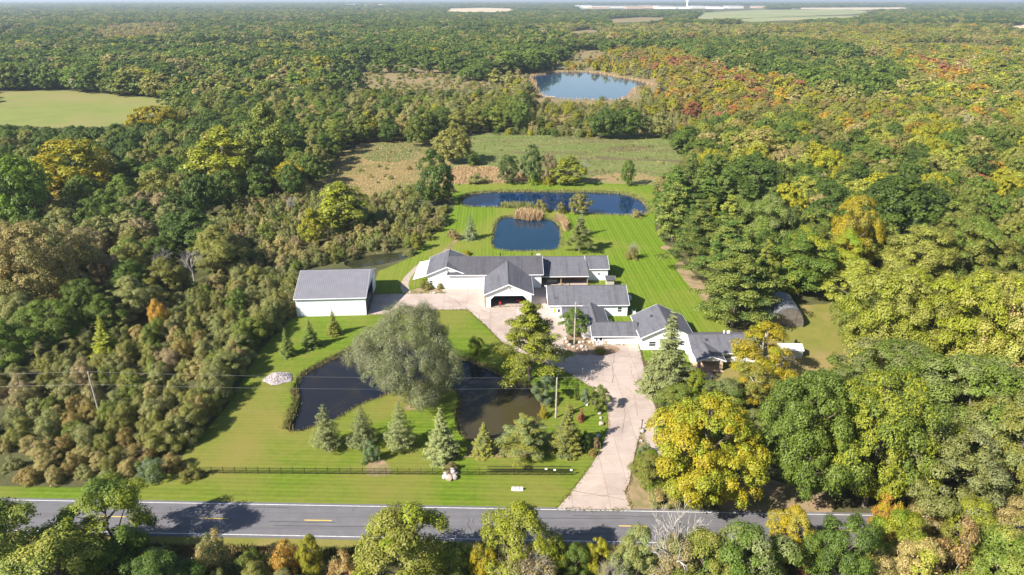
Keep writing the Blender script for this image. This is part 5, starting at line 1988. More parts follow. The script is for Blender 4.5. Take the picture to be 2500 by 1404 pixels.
# ---------------------------------------------------------------- plants one can point to
for a in (
        ('willow', 1003, 975, 262, 752, 'willow grey', 'huge grey-green willow on the point of the front pond'),
        ('pine', 1292, 926, 165, 728, 'pine green', 'open yellowish pine between the front pond and the court', None, 'yellow-green'),
        ('spruce', 1626, 948, 138, 746, 'spruce grey', 'tall grey-green spruce in front of the dwelling', None, 'grey-green'),
        ('spruce', 703, 868, 44, 796, 'deep pine green', 'westernmost of three small spruces before the barn'),
        ('spruce', 760, 847, 54, 775, 'deep pine green', 'stout middle one of three small spruces before the barn'),
        ('spruce', 816, 817, 42, 752, 'pine green', 'brownish-green small spruce in front of the barn wall', None, 'olive'),
        ('open_spruce', 800, 1094, 74, 980, 'spruce grey', 'thin grey spruce at the west end of the pond row', None, 'grey-green'),
        ('open_spruce', 887, 1088, 74, 985, 'spruce grey', 'second spruce from the west in the pond row'),
        ('open_spruce', 980, 1096, 78, 973, 'spruce grey', 'third spruce from the west in the pond row'),
        ('spruce', 1078, 1112, 92, 988, 'spruce grey', 'full spruce at the west end of the mulch bed', None, 'grey-green'),
        ('spruce', 1182, 1106, 68, 1026, 'spruce grey', 'short spruce in the middle of the mulch bed', None, 'olive'),
        ('pine', 1280, 1106, 122, 1012, 'grey-green', 'broad bushy pine at the east end of the mulch bed', None, 'olive'),
        ('spruce', 1384, 1100, 92, 975, 'spruce grey', 'pointed spruce east of the mulch bed by the drive', None, 'olive'),
        ('shrub', 910, 1126, 46, 1070, 'mid green', 'upright green shrub on its own soil patch behind the fence', None, 'blue-green'),
        ('shrub', 1162, 868, 46, 818, 'bright green', 'bright green shrub on the bank beyond the willow'),
        ('round', 1403, 818, 66, 752, 'green', 'round green tree by the tall service pole'),
        ('leafy', 1463, 1002, 40, 937, 'mid green', 'vase-shaped young tree at the drive bend'),
        ('shrub', 1428, 978, 30, 946, 'blue-green', 'weeping blue-green evergreen behind the anchor ornament'),
        ('poplar', 1407, 977, 11, 928, 'green', 'narrow columnar evergreen beside the weeping blue one'),
        ('leafy', 1330, 982, 54, 915, 'mid green', 'soft green young tree beside the lawn utility pole', None, 'blue-green'),
        ('shrub', 1326, 1017, 26, 986, 'olive', 'yellowing shrub at the east bank of the front pond', None, 'golden yellow'),
        ('shrub', 1396, 1010, 15, 983, 'red', 'small red shrub west of the anchor ornament', None, 'brown'),
        ('shrub', 1419, 1026, 24, 996, 'mauve brown', 'mauve weeping shrub in front of the anchor ornament', None, 'red'),
        ('shrub', 1437, 1092, 44, 1042, 'dark green', 'dark shrub between the pointed spruce and the drive'),
        ('shrub', 1456, 1096, 24, 1062, 'brown', 'brownish twiggy shrub at the drive edge below the bend', None, 'mauve brown'),
        ('shrub', 1446, 1113, 22, 1093, 'rust', 'low rusty shrub at the end of the drive-side planting'),
        ('shrub', 1102, 1150, 42, 1126, 'olive', 'loose olive shrub growing behind the fence rock pile', None, 'brown'),
        ('shrub', 1130, 1106, 40, 1085, 'bright green', 'bright low shrub in the mulch bed between two spruces'),
        ('shrub', 1232, 1110, 46, 1088, 'dull olive', 'olive low shrub in the mulch bed before the bushy pine'),
        ('shrub', 472, 1168, 52, 1130, 'brown', 'scraggly brown bush at the west end of the lawn fence', None, 'olive'),
        ('shrub', 378, 1168, 72, 1110, 'mid green', 'rounded grey-green bush between thicket and road', None, 'blue-green'),
        ('shrub', 1072, 704, 22, 686, 'olive', 'small bush by the soil patch of the west wing'),
        ('shrub', 1034, 704, 44, 680, 'brown', 'brown-green bush under the white canopy', None, 'olive'),
        ('shrub', 1012, 990, 34, 974, 'dull olive', 'low shrub ring at the willow foot'),
        ('shrub', 1470, 862, 36, 850, 'olive', 'low shrub in the bed before the front garage', None, 'golden yellow'),
        ('shrub', 1136, 622, 30, 608, 'golden yellow', 'yellow shrub behind the workshop house roof'),
        ('spruce', 1149, 584, 44, 515, 'blue-green', 'blue-green spruce west of the square pond'),
        ('pine', 1414, 614, 66, 530, 'pine green', 'grey-olive pine east of the square pond', None, 'grey-green'),
        ('spruce', 1419, 576, 32, 503, 'blue-green', 'slim blue spruce behind the olive pine'),
        ('twigs', 1546, 632, 46, 585, 'brown', 'leafless young tree on the open back lawn'),
        ('shrub', 1545, 630, 40, 592, 'brown', 'thin brownish bush at the foot of the leafless lawn tree', None, 'olive'),
        ('shrub', 1321, 517, 36, 484, 'brown', 'first rounded olive bush on the causeway of the long pond', None, 'olive'),
        ('shrub', 1371, 518, 34, 492, 'brown', 'low rounded bush in the middle of the pond causeway', None, 'olive'),
        ('round', 1415, 522, 48, 470, 'brown', 'taller orange-olive tree on the pond causeway', None, 'olive'),
        ('shrub', 1553, 529, 32, 511, 'brown', 'low brown bush at the east corner of the long pond'),
        ('shrub', 1108, 582, 40, 558, 'rust', 'heap of rusty brush by the worn track', None, 'brown'),
        ('oval', 1062, 500, 84, 352, 'green', 'tall dark lone tree at the west end of the long pond', None, 'dark green'),
        ('spread', 1106, 398, 100, 308, 'olive', 'domed olive tree in the meadow behind the tall lone one'),
        ('shrub', 1152, 404, 44, 366, 'green', 'dark green bush beside the domed meadow tree'),
        ('round', 1241, 448, 52, 374, 'grey-green', 'grey-green pear-shaped tree behind the long pond', None, 'dark green'),
        ('round', 1298, 446, 52, 346, 'grey-green', 'tallest grey-green tree in the clump behind the long pond', None, 'dark green'),
        ('round', 1336, 446, 42, 372, 'mauve brown', 'brown-leaved tree in the clump behind the long pond'),
        ('oval', 1388, 450, 74, 374, 'olive', 'yellow-olive tree in the clump behind the long pond', None, 'yellow-green'),
        ('bare_grey', 1425, 446, 26, 380, 'brown', 'thin pale bare tree behind the long pond'),
        ('shrub', 1302, 450, 36, 424, 'bright green', 'bright green bush under the tallest pond-side tree'),
        ('shrub', 1338, 452, 34, 428, 'yellow-green', 'lime-green bush under the brown pond-side tree'),
        ('round', 1531, 453, 34, 385, 'green', 'upright green tree standing apart behind the long pond'),
        ('shrub', 1170, 448, 60, 424, 'dull olive', 'wide dull bush at the rusty grass behind the long pond'),
        ('round', 1722, 410, 90, 335, 'green', 'dark green round tree at the east end of the meadow'),
        ('willow', 1748, 425, 66, 366, 'grey-green', 'small pale willow at the east end of the meadow', None, 'pale green'),
        ('round', 1845, 412, 120, 308, 'tan', 'pale tan thinning tree beyond the east end of the meadow', None, 'pale green'),
        ('spread', 1480, 338, 90, 262, 'green', 'dark green rounded tree at the hedge behind the meadow', None, 'dark green'),
        ('spread', 1535, 338, 80, 260, 'dark green', 'twin dark tree beside the rounded one at the meadow hedge', None, 'green'),
        ('oval', 1610, 335, 50, 270, 'dull olive', 'thin olive tree east of the twin dark hedge trees'),
        ('bare_grey', 2392, 450, 34, 380, 'brown', 'leaning reddish dead trunk beside the orange-yellow tree'),
        ('bare_grey', 1640, 262, 24, 215, 'brown', 'bare grey tree in the marsh east of the far lake'),
        ('bare_grey', 2340, 330, 40, 270, 'brown', 'bare tree among the far east woods'),
        ('bare', 2440, 470, 36, 400, 'brown', 'pale bare tree behind the orange-yellow one'),
        ('bare', 2285, 1170, 60, 1085, 'brown', 'grey dead limb-tree showing in a gap of the oak grove'),
        # west woods
        ('round', 196, 488, 168, 333, 'golden yellow', 'tall golden-yellow tree in the west woods'),
        ('round', 709, 466, 84, 392, 'yellow-green', 'round yellow-green tree alone at the thicket edge', None, 'golden yellow'),
        ('spread', 382, 345, 135, 254, 'olive', 'broad olive tree at the corner of the hay field', None, 'golden yellow'),
        ('round', 278, 500, 76, 446, 'mauve brown', 'mauve-brown bush below the golden tree'),
        ('round', 120, 540, 66, 480, 'red', 'reddish small tree below the golden tree', None, 'mauve brown'),
        ('shrub', 388, 800, 62, 720, 'golden yellow', 'golden-orange bush in the middle of the thicket', None, 'orange'),
        ('spruce', 262, 860, 70, 765, 'pine green', 'lone yellow-green spruce in the thicket', None, 'yellow-green'),
        ('bare', 402, 690, 60, 600, 'brown', 'pale bare tree at the dark edge of the thicket'),
        ('bare', 475, 690, 66, 605, 'brown', 'spreading bare pale shrub-tree in the thicket'),
        ('bare', 716, 530, 36, 476, 'brown', 'slim white bare tree above the thicket'),
        ('oval', 838, 560, 130, 434, 'olive', 'broad yellowish tree standing above the thicket', None, 'yellow-green'),
        ('oval', 770, 600, 60, 500, 'yellow-green', 'narrow yellow-green tree west of the marsh pool'),
        ('round', 585, 770, 50, 703, 'green', 'compact green bush-tree in the thicket'),
        ('oval', 1018, 610, 30, 560, 'olive', 'small yellowish tree at the mouth of the worn track', None, 'yellow-green'),
        ('shrub', 1000, 620, 40, 600, 'grey-green', 'grey bush at the marsh pool outlet'),
        ('oval', 560, 470, 150, 296, 'olive', 'broad olive tree of the west woods facing the meadow', None, 'yellow-green'),
        ('oval', 660, 420, 110, 240, 'mid green', 'tall fresh-green tree of the west woods facing the meadow'),
        ('spread', 60, 560, 170, 370, 'green', 'wide green tree at the west limit of the woods', None, 'bright green'),
        ('spread', 110, 760, 230, 530, 'dull olive', 'wide dull tree with tan leaves at the west edge', None, 'tan'),
        ('round', 40, 700, 140, 545, 'tan', 'tan-leaved tree at the west edge', None, 'dull olive'),
        # dwelling surroundings and east woods
        ('birch', 1850, 935, 150, 775, 'yellow-green', 'loose golden birch at the east end of the dwelling', None, 'golden yellow'),
        ('birch', 1835, 990, 110, 880, 'golden yellow', 'lower golden birch before the east wing', None, 'olive'),
        ('bare', 1888, 935, 88, 858, 'brown', 'leaning white dead tree beside the garden shed'),
        ('leafy', 1694, 962, 58, 900, 'bright green', 'lime-green small tree in front of the entry porch', None, 'yellow-green'),
        ('leafy', 1660, 1010, 90, 940, 'mid green', 'green small tree below the lime-green one'),
        ('leafy', 1765, 1000, 100, 925, 'green', 'dark leafy tree in front of the entry walk', None, 'grey-green'),
        ('leafy', 1640, 1050, 70, 985, 'green', 'leafy green tree beside the outer drive fork'),
        ('leafy', 1720, 1060, 110, 985, 'green', 'green tree behind the golden maple'),
        ('spread', 1712, 1222, 290, 968, 'golden yellow', 'great golden-yellow maple over the drive entrance', None, 'yellow-green'),
        ('leafy', 1588, 1190, 90, 1105, 'bright green', 'bright bushy growth at the foot of the golden maple', None, 'olive'),
        ('shrub', 1578, 1110, 40, 1082, 'blue-green', 'grey-green low shrub on the drive island', None, 'mid green'),
        ('shrub', 1620, 1232, 80, 1195, 'grey-green', 'grey shrub at the road verge east of the drive', None, 'tan'),
        ('spread', 1950, 1215, 250, 893, 'green', 'large green oak east of the golden maple', None, 'mid green'),
        ('spread', 2110, 1235, 270, 890, 'mid green', 'large yellow-tinged oak beside the big green one', None, 'yellow-green'),
        ('spread', 2175, 1030, 260, 832, 'grey-green', 'grey-green oak behind the two big road oaks', None, 'mid green'),
        ('spread', 2330, 1120, 330, 862, 'grey-green', 'largest grey-green oak of the east grove', None, 'mid green'),
        ('spread', 2270, 1262, 270, 1030, 'grey-green', 'grey-green oak close to the road in the east grove'),
        ('spread', 2450, 1230, 240, 960, 'grey-green', 'grey-green oak at the far east edge', None, 'olive'),
        ('round', 2140, 915, 190, 650, 'yellow-green', 'big yellow-green tree beyond the dry side yard', None, 'pale green'),
        ('oval', 2255, 930, 165, 662, 'yellow-green', 'upright lime tree behind the big yellow-green one', None, 'olive'),
        ('round', 2350, 950, 185, 650, 'pale green', 'pale yellow round tree east of the upright lime one', None, 'yellow-green'),
        ('oval', 2200, 820, 150, 640, 'olive', 'olive tree showing between the big yellow-green ones', None, 'yellow-green'),
        ('oval', 2430, 850, 150, 650, 'olive', 'olive upright tree behind the pale yellow ones', None, 'pale green'),
        ('round', 2490, 985, 220, 680, 'pale green', 'pale yellow tree at the east limit of the grove', None, 'tan'),
        ('round', 2220, 725, 165, 545, 'olive', 'pale-olive tree behind the big yellow-green one', None, 'pale green'),
        ('spread', 2335, 715, 190, 520, 'olive', 'broad pale-olive tree beside the other pale-olive one', None, 'mid green'),
        ('oval', 2440, 700, 130, 530, 'mid green', 'fresh green tree at the east end of the pale-olive pair', None, 'olive'),
        ('round', 2062, 680, 104, 465, 'olive', 'tall orange-flecked tree behind the quonset hut', None, 'golden yellow'),
        ('oval', 2050, 690, 96, 545, 'bright green', 'bright green tree before the orange-flecked one', None, 'yellow-green'),
        ('oval', 1945, 720, 155, 540, 'yellow-green', 'full yellow-green tree north of the quonset hut', None, 'green'),
        ('pine', 1788, 795, 185, 575, 'deep pine green', 'broad layered pine beside the quonset hut', None, 'pine green'),
        ('pine', 1700, 660, 140, 480, 'deep pine green', 'layered pine at the bend of the back lawn', None, 'pine green'),
        ('pine', 1760, 700, 140, 520, 'deep pine green', 'layered pine behind the broad one', None, 'pine green'),
        ('pine', 1640, 590, 110, 440, 'deep pine green', 'pine standing over the end of the back lawn bank', None, 'pine green'),
        ('pine', 1640, 540, 110, 400, 'deep pine green', 'pine over the corner of the long pond', None, 'green'),
        ('pine', 1720, 560, 120, 430, 'green', 'dark pine in the second rank off the back lawn', None, 'dark green'),
        ('round', 1830, 520, 150, 380, 'green', 'dark round tree behind the pines', None, 'dark green'),
        ('round', 1855, 650, 130, 470, 'grey-green', 'grey tree behind the layered pines', None, 'mid green'),
        ('spread', 2170, 600, 190, 420, 'green', 'dark spreading tree beyond the orange-flecked one', None, 'dark green'),
        ('round', 2370, 480, 70, 420, 'rust', 'rust-red tree in the east woods', None, 'red'),
        ('round', 2412, 450, 66, 388, 'orange', 'orange-yellow round tree in the east woods'),
        ('bare', 1985, 470, 60, 415, 'tan', 'pale bare tree in the east woods'),
        # roadside growth at the bottom
        ('leafy', 60, 1455, 230, 1222, 'pale green', 'big pale-leaved tree at the roadside corner', None, 'mid green'),
        ('leafy', 290, 1372, 190, 1168, 'yellow-green', 'yellow-topped leafy tree at the roadside', None, 'green'),
        ('leafy', 165, 1500, 210, 1310, 'green', 'green tree below the pale-leaved roadside one', None, 'pale green'),
        ('shrub', 535, 1392, 100, 1292, 'tan', 'tan feathery shrub at the shaded road edge', None, 'grey-green'),
        ('leafy', 400, 1490, 150, 1350, 'dark green', 'dark leafy tree between the roadside trees'),
        ('shrub', 480, 1440, 90, 1345, 'mid green', 'green bush below the tan feathery one', None, 'blue-green'),
        ('shrub', 700, 1400, 110, 1318, 'olive', 'olive bush on the near road bank', None, 'orange'),
        ('leafy', 765, 1400, 60, 1308, 'yellow-green', 'yellow-green sapling on the near road bank'),
        ('shrub', 850, 1430, 100, 1340, 'tan', 'tan-pink bush on the near road bank', None, 'rust'),
        ('leafy', 990, 1465, 230, 1245, 'yellow-green', 'vivid yellow-green tree reaching over the road', None, 'olive'),
        ('leafy', 1110, 1430, 90, 1318, 'mid green', 'green tree tucked beside the vivid yellow-green one'),
        ('oval', 1272, 1420, 165, 1212, 'olive', 'olive-gold tree reaching over the road near the drive', None, 'yellow-green'),
        ('twigs', 1292, 1480, 190, 1325, 'mauve brown', 'brown leafless shrub below the olive-gold tree'),
        ('shrub', 1295, 1470, 170, 1345, 'mauve brown', 'mauve-brown twiggy shrub below the olive-gold tree', None, 'brown'),
        ('shrub', 1180, 1440, 90, 1325, 'olive', 'olive shrub between the two road-crossing trees', None, 'golden yellow'),
        ('leafy', 1400, 1440, 80, 1325, 'green', 'green bush on the road bank before the drive'),
        ('leafy', 1455, 1430, 60, 1308, 'yellow-green', 'slim yellowish sapling opposite the drive'),
        ('twigs', 1478, 1490, 100, 1340, 'brown', 'grey leafless bush opposite the drive'),
        ('leafy', 1555, 1440, 110, 1282, 'grey-green', 'grey-green tree opposite the drive'),
        ('leafy', 1712, 1500, 140, 1290, 'mid green', 'fresh green tree between the tall bare one and the dull one', None, 'olive'),
        ('bare', 1632, 1470, 170, 1235, 'brown', 'tall bare pale tree opposite the golden maple'),
        ('leafy', 1640, 1470, 120, 1290, 'grey-green', 'thin grey foliage behind the tall bare tree', None, 'brown'),
        ('leafy', 1800, 1500, 210, 1282, 'grey-green', 'dull grey-green tree on the near bank', None, 'green'),
        ('oval', 1922, 1370, 100, 1225, 'pale green', 'pale yellow tree standing over the road', None, 'golden yellow'),
        ('shrub', 1962, 1440, 64, 1335, 'rust', 'rust-red bush beside the dark green tree', None, 'red'),
        ('round', 2032, 1490, 150, 1250, 'dark green', 'dense dark green tree on the near bank', None, 'green'),
        ('shrub', 2146, 1300, 82, 1192, 'golden yellow', 'small bright golden tree at the road', None, 'orange'),
        ('leafy', 2180, 1410, 140, 1245, 'bright green', 'bright green tree before the small golden one', None, 'yellow-green'),
        ('leafy', 2110, 1500, 130, 1350, 'olive', 'tan-green growth at the bottom beside the dark green tree', None, 'tan'),
        ('shrub', 2310, 1470, 170, 1262, 'brown', 'rounded brown bush-tree on the near bank', None, 'rust'),
        ('leafy', 2220, 1500, 150, 1320, 'yellow-green', 'yellow-green growth before the brown bush-tree', None, 'tan'),
        ('leafy', 2430, 1490, 200, 1300, 'pale green', 'pale sumac-like growth at the bottom corner', None, 'mid green'),
        ('leafy', 2350, 1350, 130, 1212, 'olive', 'olive tree at the road behind the brown bush-tree', None, 'yellow-green'),
        ('leafy', 2480, 1380, 150, 1220, 'olive', 'olive tree at the road at the far east end', None, 'tan'),
        ('shrub', 2250, 1300, 130, 1205, 'dull olive', 'dull tan bush at the road beneath the oaks', None, 'tan')):
    fam_, xc, yb, wpx, yt, col, lab = a[:7]
    seen(fam_, xc, yb, wpx, yt, col, lab, group=a[7] if len(a) > 7 else None, second=a[8] if len(a) > 8 else None)
MANUAL_N = len(PLACED)
# the tall outer row of the thicket, which shades the lawn
edge = smooth_ring(GP([(432, 1100), (490, 1050), (543, 990), (575, 930), (603, 880), (640, 832), (672, 800), (704, 772)]), 4, closed=False)
for k, (x_, y_) in enumerate(edge):
    if k < len(nth) + 9:
        o_ = nth[k] if k < 20 else 'twenty-' + nth[k - 20]
        col_ = rp.choice(['dull olive', 'olive', 'grey-green', 'tan', 'mid green', 'dull olive'])
        h_ = rp.uniform(4.6, 6.6)
        grow('shrub' if k % 4 else 'leafy', x_ - 1.6 + rp.uniform(-0.8, 0.5), y_ + rp.uniform(-0.8, 0.8), h_ * rp.uniform(0.85, 1.15), h_, col_, o_ + ' tall shrub of the thicket edge along the lawn, counted from the road', 'tall shrubs of the thicket edge')

# ---------------------------------------------------------------- woods and thicket: where what grows
CLEAR = [
    [(-80, 1186), (300, 1186), (395, 1160), (438, 1142), (455, 1100), (520, 1040), (575, 985), (605, 915), (645, 850), (690, 800), (722, 770), (722, 728), (736, 655), (820, 652), (845, 640), (870, 626), (905, 615), (1000, 608),
     (1040, 590), (1085, 548), (1108, 505), (1100, 455), (1350, 443), (1590, 453), (1600, 490), (1592, 530), (1625, 600), (1665, 650), (1700, 690), (1740, 740), (1770, 780), (1830, 790), (1890, 745), (1960, 735), (2000, 770), (2040, 770), (2050, 830),
     (1965, 905), (1850, 915), (1800, 905), (1740, 945), (1720, 905), (1600, 880), (1580, 880), (1592, 960), (1615, 1040), (1605, 1080), (1560, 1100), (1550, 1160), (1540, 1200), (1560, 1245), (1780, 1248), (1800, 1180), (1990, 1180), (2020, 1300), (1700, 1328), (-80, 1328)],
    [(765, 445), (800, 392), (868, 352), (1010, 345), (1040, 375), (1032, 440), (900, 470), (800, 472)],
    [(1150, 336), (1165, 326), (1400, 324), (1690, 345), (1655, 385), (1600, 430), (1590, 448), (1100, 452), (1110, 410), (1150, 370)],
    [(-80, 224), (150, 220), (300, 233), (440, 246), (447, 262), (380, 276), (300, 300), (230, 309), (120, 309), (-80, 300)],
    [(1292, 196), (1290, 184), (1325, 176), (1385, 171), (1450, 174), (1510, 184), (1592, 201), (1556, 220), (1549, 240), (1440, 247), (1355, 245), (1308, 236)],
    [(785, 164), (850, 157), (1000, 158), (1130, 163), (1230, 168), (1200, 176), (1000, 177), (820, 173)],
    [(1320, 140), (1440, 121), (1480, 128), (1420, 150)],
    [(1040, 335), (1165, 330), (1165, 400), (1110, 450), (1035, 440), (1030, 380)],
    [(1900, 735), (1960, 725), (2035, 700), (2060, 830), (1965, 905), (1900, 905)],
    [(1408, 24), (1418, 12), (1700, 12), (1870, 15), (1870, 24)],
] + far_open
ROADBAND = [(-300, 81.9 - 8.9), (300, 72.5), (300, 82.5), (-300, 90)]
ZONES = [
    # name, polygon seen in the photo (crown middle), families, colours, height, width/height, spacing factor
    ('thicket', [(-80, 1195), (-80, 1085), (200, 1070), (455, 1085), (440, 1150), (300, 1195)], [('shrub', 1)], {'tan': 4, 'rust': 2, 'dull olive': 4, 'olive': 1}, (1.8, 3.6), (1.2, 1.7), 0.5),
    ('thicket', [(-80, 1100), (-80, 905), (180, 835), (380, 722), (560, 640), (420, 565), (560, 492), (700, 470), (900, 480), (1000, 488), (1095, 520), (1045, 592), (880, 630), (830, 655), (735, 660), (725, 770), (645, 832), (605, 918), (525, 1040), (456, 1102)],
     [('shrub', 1)], {'dull olive': 7, 'olive': 6, 'grey-green': 5, 'brown': 2.5, 'tan': 2.5, 'mauve brown': 0.8, 'mid green': 3, 'rust': 0.6}, (2.8, 5.6), (0.95, 1.35), 0.62),
    ('dark', [(-80, 905), (-80, 520), (330, 470), (560, 492), (420, 565), (560, 640), (380, 722), (180, 835)], [('round', 2), ('oval', 1), ('spread', 1)], {'dark green': 4, 'green': 4, 'dull olive': 3, 'mauve brown': 1.2, 'olive': 2}, (8, 12), (0.75, 1.05), 0.8),
    ('west', [(-80, 520), (-80, 300), (230, 312), (300, 302), (460, 262), (600, 300), (780, 330), (780, 430), (700, 470), (330, 470)], [('round', 2), ('spread', 2), ('oval', 2)], {'dark green': 5, 'green': 4, 'olive': 2, 'mid green': 1}, (10, 15), (0.7, 1.0), 0.8),
    ('band', [(445, 262), (440, 175), (760, 165), (1250, 182), (1290, 245), (1250, 325), (1150, 345), (1010, 348), (870, 352), (780, 400), (600, 330)], [('poplar', 3), ('oval', 3), ('round', 1)], {'mid green': 4, 'olive': 4, 'green': 3, 'yellow-green': 1, 'dull olive': 2, 'tan': 1, 'dark green': 2}, (10, 17), (0.5, 0.8), 0.85),
    ('rustpatch', [(215, 95), (260, 66), (420, 58), (455, 80), (400, 100), (280, 110)], [('round', 1)], {'rust': 3, 'brown': 3, 'dull olive': 2}, (11, 15), (0.8, 1.0), 0.85),
    ('farwest', [(-300, 262), (-300, 40), (1000, 40), (1250, 60), (1400, 95), (1400, 130), (1290, 155), (760, 165), (440, 215)], [('round', 3), ('spread', 2), ('oval', 2)], {'dark green': 7, 'green': 6, 'mid green': 2, 'olive': 3, 'brown': 1, 'yellow-green': 0.5}, (13, 18), (0.75, 1.0), 0.85),
    ('shrubmarsh', [(1245, 248), (1600, 246), (1760, 300), (1690, 345), (1245, 326)], [('shrub', 3), ('oval', 2), ('poplar', 1)], {'dull olive': 3, 'tan': 1.5, 'olive': 4, 'mid green': 2, 'yellow-green': 3, 'golden yellow': 1, 'rust': 0.5}, (2.0, 8.5), (0.5, 1.0), 1.25),
    ('ring', [(1190, 182), (1240, 130), (1320, 100), (1500, 128), (1640, 180), (1625, 250), (1560, 262), (1250, 256), (1200, 220)], [('oval', 2), ('shrub', 2), ('round', 1)], {'olive': 3, 'orange': 1.5, 'yellow-green': 3, 'tan': 2, 'dull olive': 3, 'rust': 1}, (4.5, 9), (0.6, 0.9), 1.1),
    ('autumn', [(1480, 120), (1650, 120), (1800, 175), (1950, 195), (2000, 230), (1960, 270), (1750, 305), (1620, 250), (1640, 180)], [('round', 2), ('oval', 2)], {'orange': 3, 'red': 2.2, 'rust': 2.5, 'golden yellow': 1.5, 'yellow-green': 3, 'olive': 3, 'tan': 2}, (6, 11), (0.7, 0.95), 0.95),
    ('autumn', [(2210, 140), (2350, 150), (2420, 185), (2300, 205), (2220, 180)], [('round', 2), ('oval', 2)], {'orange': 3, 'red': 1.5, 'pale green': 3, 'tan': 3}, (7, 11), (0.7, 0.95), 0.95),
    ('core', [(1640, 110), (1850, 92), (2050, 110), (2190, 165), (2200, 200), (2080, 240), (1900, 200), (1780, 165)], [('round', 2), ('spread', 2)], {'dark green': 4, 'green': 5, 'mid green': 2, 'olive': 2}, (11, 16), (0.8, 1.0), 0.82),
    ('eastfar', [(1250, 60), (2700, 60), (2700, 330), (1980, 330), (1980, 230), (1700, 110), (1400, 110)], [('round', 3), ('oval', 2), ('spread', 1)], {'olive': 4, 'pale green': 3, 'tan': 3, 'mid green': 3, 'green': 2, 'yellow-green': 3, 'rust': 1, 'orange': 0.6}, (8, 13), (0.7, 1.0), 0.85),
    ('pines', [(1590, 440), (1690, 395), (1800, 430), (1960, 560), (2010, 760), (1900, 795), (1770, 775), (1650, 650), (1600, 560)], [('pine', 1)], {'deep pine green': 5, 'pine green': 1.5, 'dark green': 2}, (12, 18), (0.5, 0.65), 0.72),
    ('east', [(1680, 330), (2700, 280), (2700, 760), (1980, 760), (1950, 560), (1800, 430), (1690, 395)], [('round', 3), ('spread', 3), ('oval', 2), ('pine', 0.5)], {'green': 5, 'dark green': 3, 'mid green': 4, 'olive': 4, 'yellow-green': 3, 'pale green': 2, 'tan': 1, 'orange': 0.4, 'rust': 0.5}, (10, 15), (0.75, 1.05), 0.8),
    ('grove', [(1980, 740), (2700, 640), (2700, 1270), (2020, 1270), (2000, 930)], [('spread', 3), ('round', 1)], {'grey-green': 4, 'mid green': 3, 'green': 2, 'yellow-green': 2}, (11, 15), (0.85, 1.1), 0.8),
    ('bank', [(-80, 1340), (2600, 1330), (2600, 1640), (-80, 1640)], [('leafy', 3), ('shrub', 3), ('oval', 1)], {'green': 3, 'dark green': 3, 'mid green': 2, 'olive': 3, 'tan': 1, 'dull olive': 2}, (2.5, 5.5), (0.8, 1.3), 0.8),
    ('east', [(1680, 260), (2700, 250), (2700, 340), (1680, 340)], [('round', 3), ('spread', 2)], {'green': 4, 'mid green': 4, 'olive': 4, 'yellow-green': 3, 'pale green': 2, 'rust': 0.7, 'dark green': 2}, (10, 14), (0.75, 1.0), 0.82),
    ('farwest', [(-400, 2000), (2900, 2000), (2900, -3), (-400, -3)], [('round', 3), ('spread', 2), ('oval', 1)], {'dark green': 6, 'green': 6, 'mid green': 3, 'olive': 3, 'brown': 0.8, 'yellow-green': 0.5}, (12, 16), (0.8, 1.0), 0.85),
]
AUTO = []        # everything that grows by zone: dicts


def pxs(X, Y, Z):
    d = Y * CP - (Z - CAM_H) * SP
    up = Y * SP + (Z - CAM_H) * CP
    return CX + F * X / d, CY - F * up / d


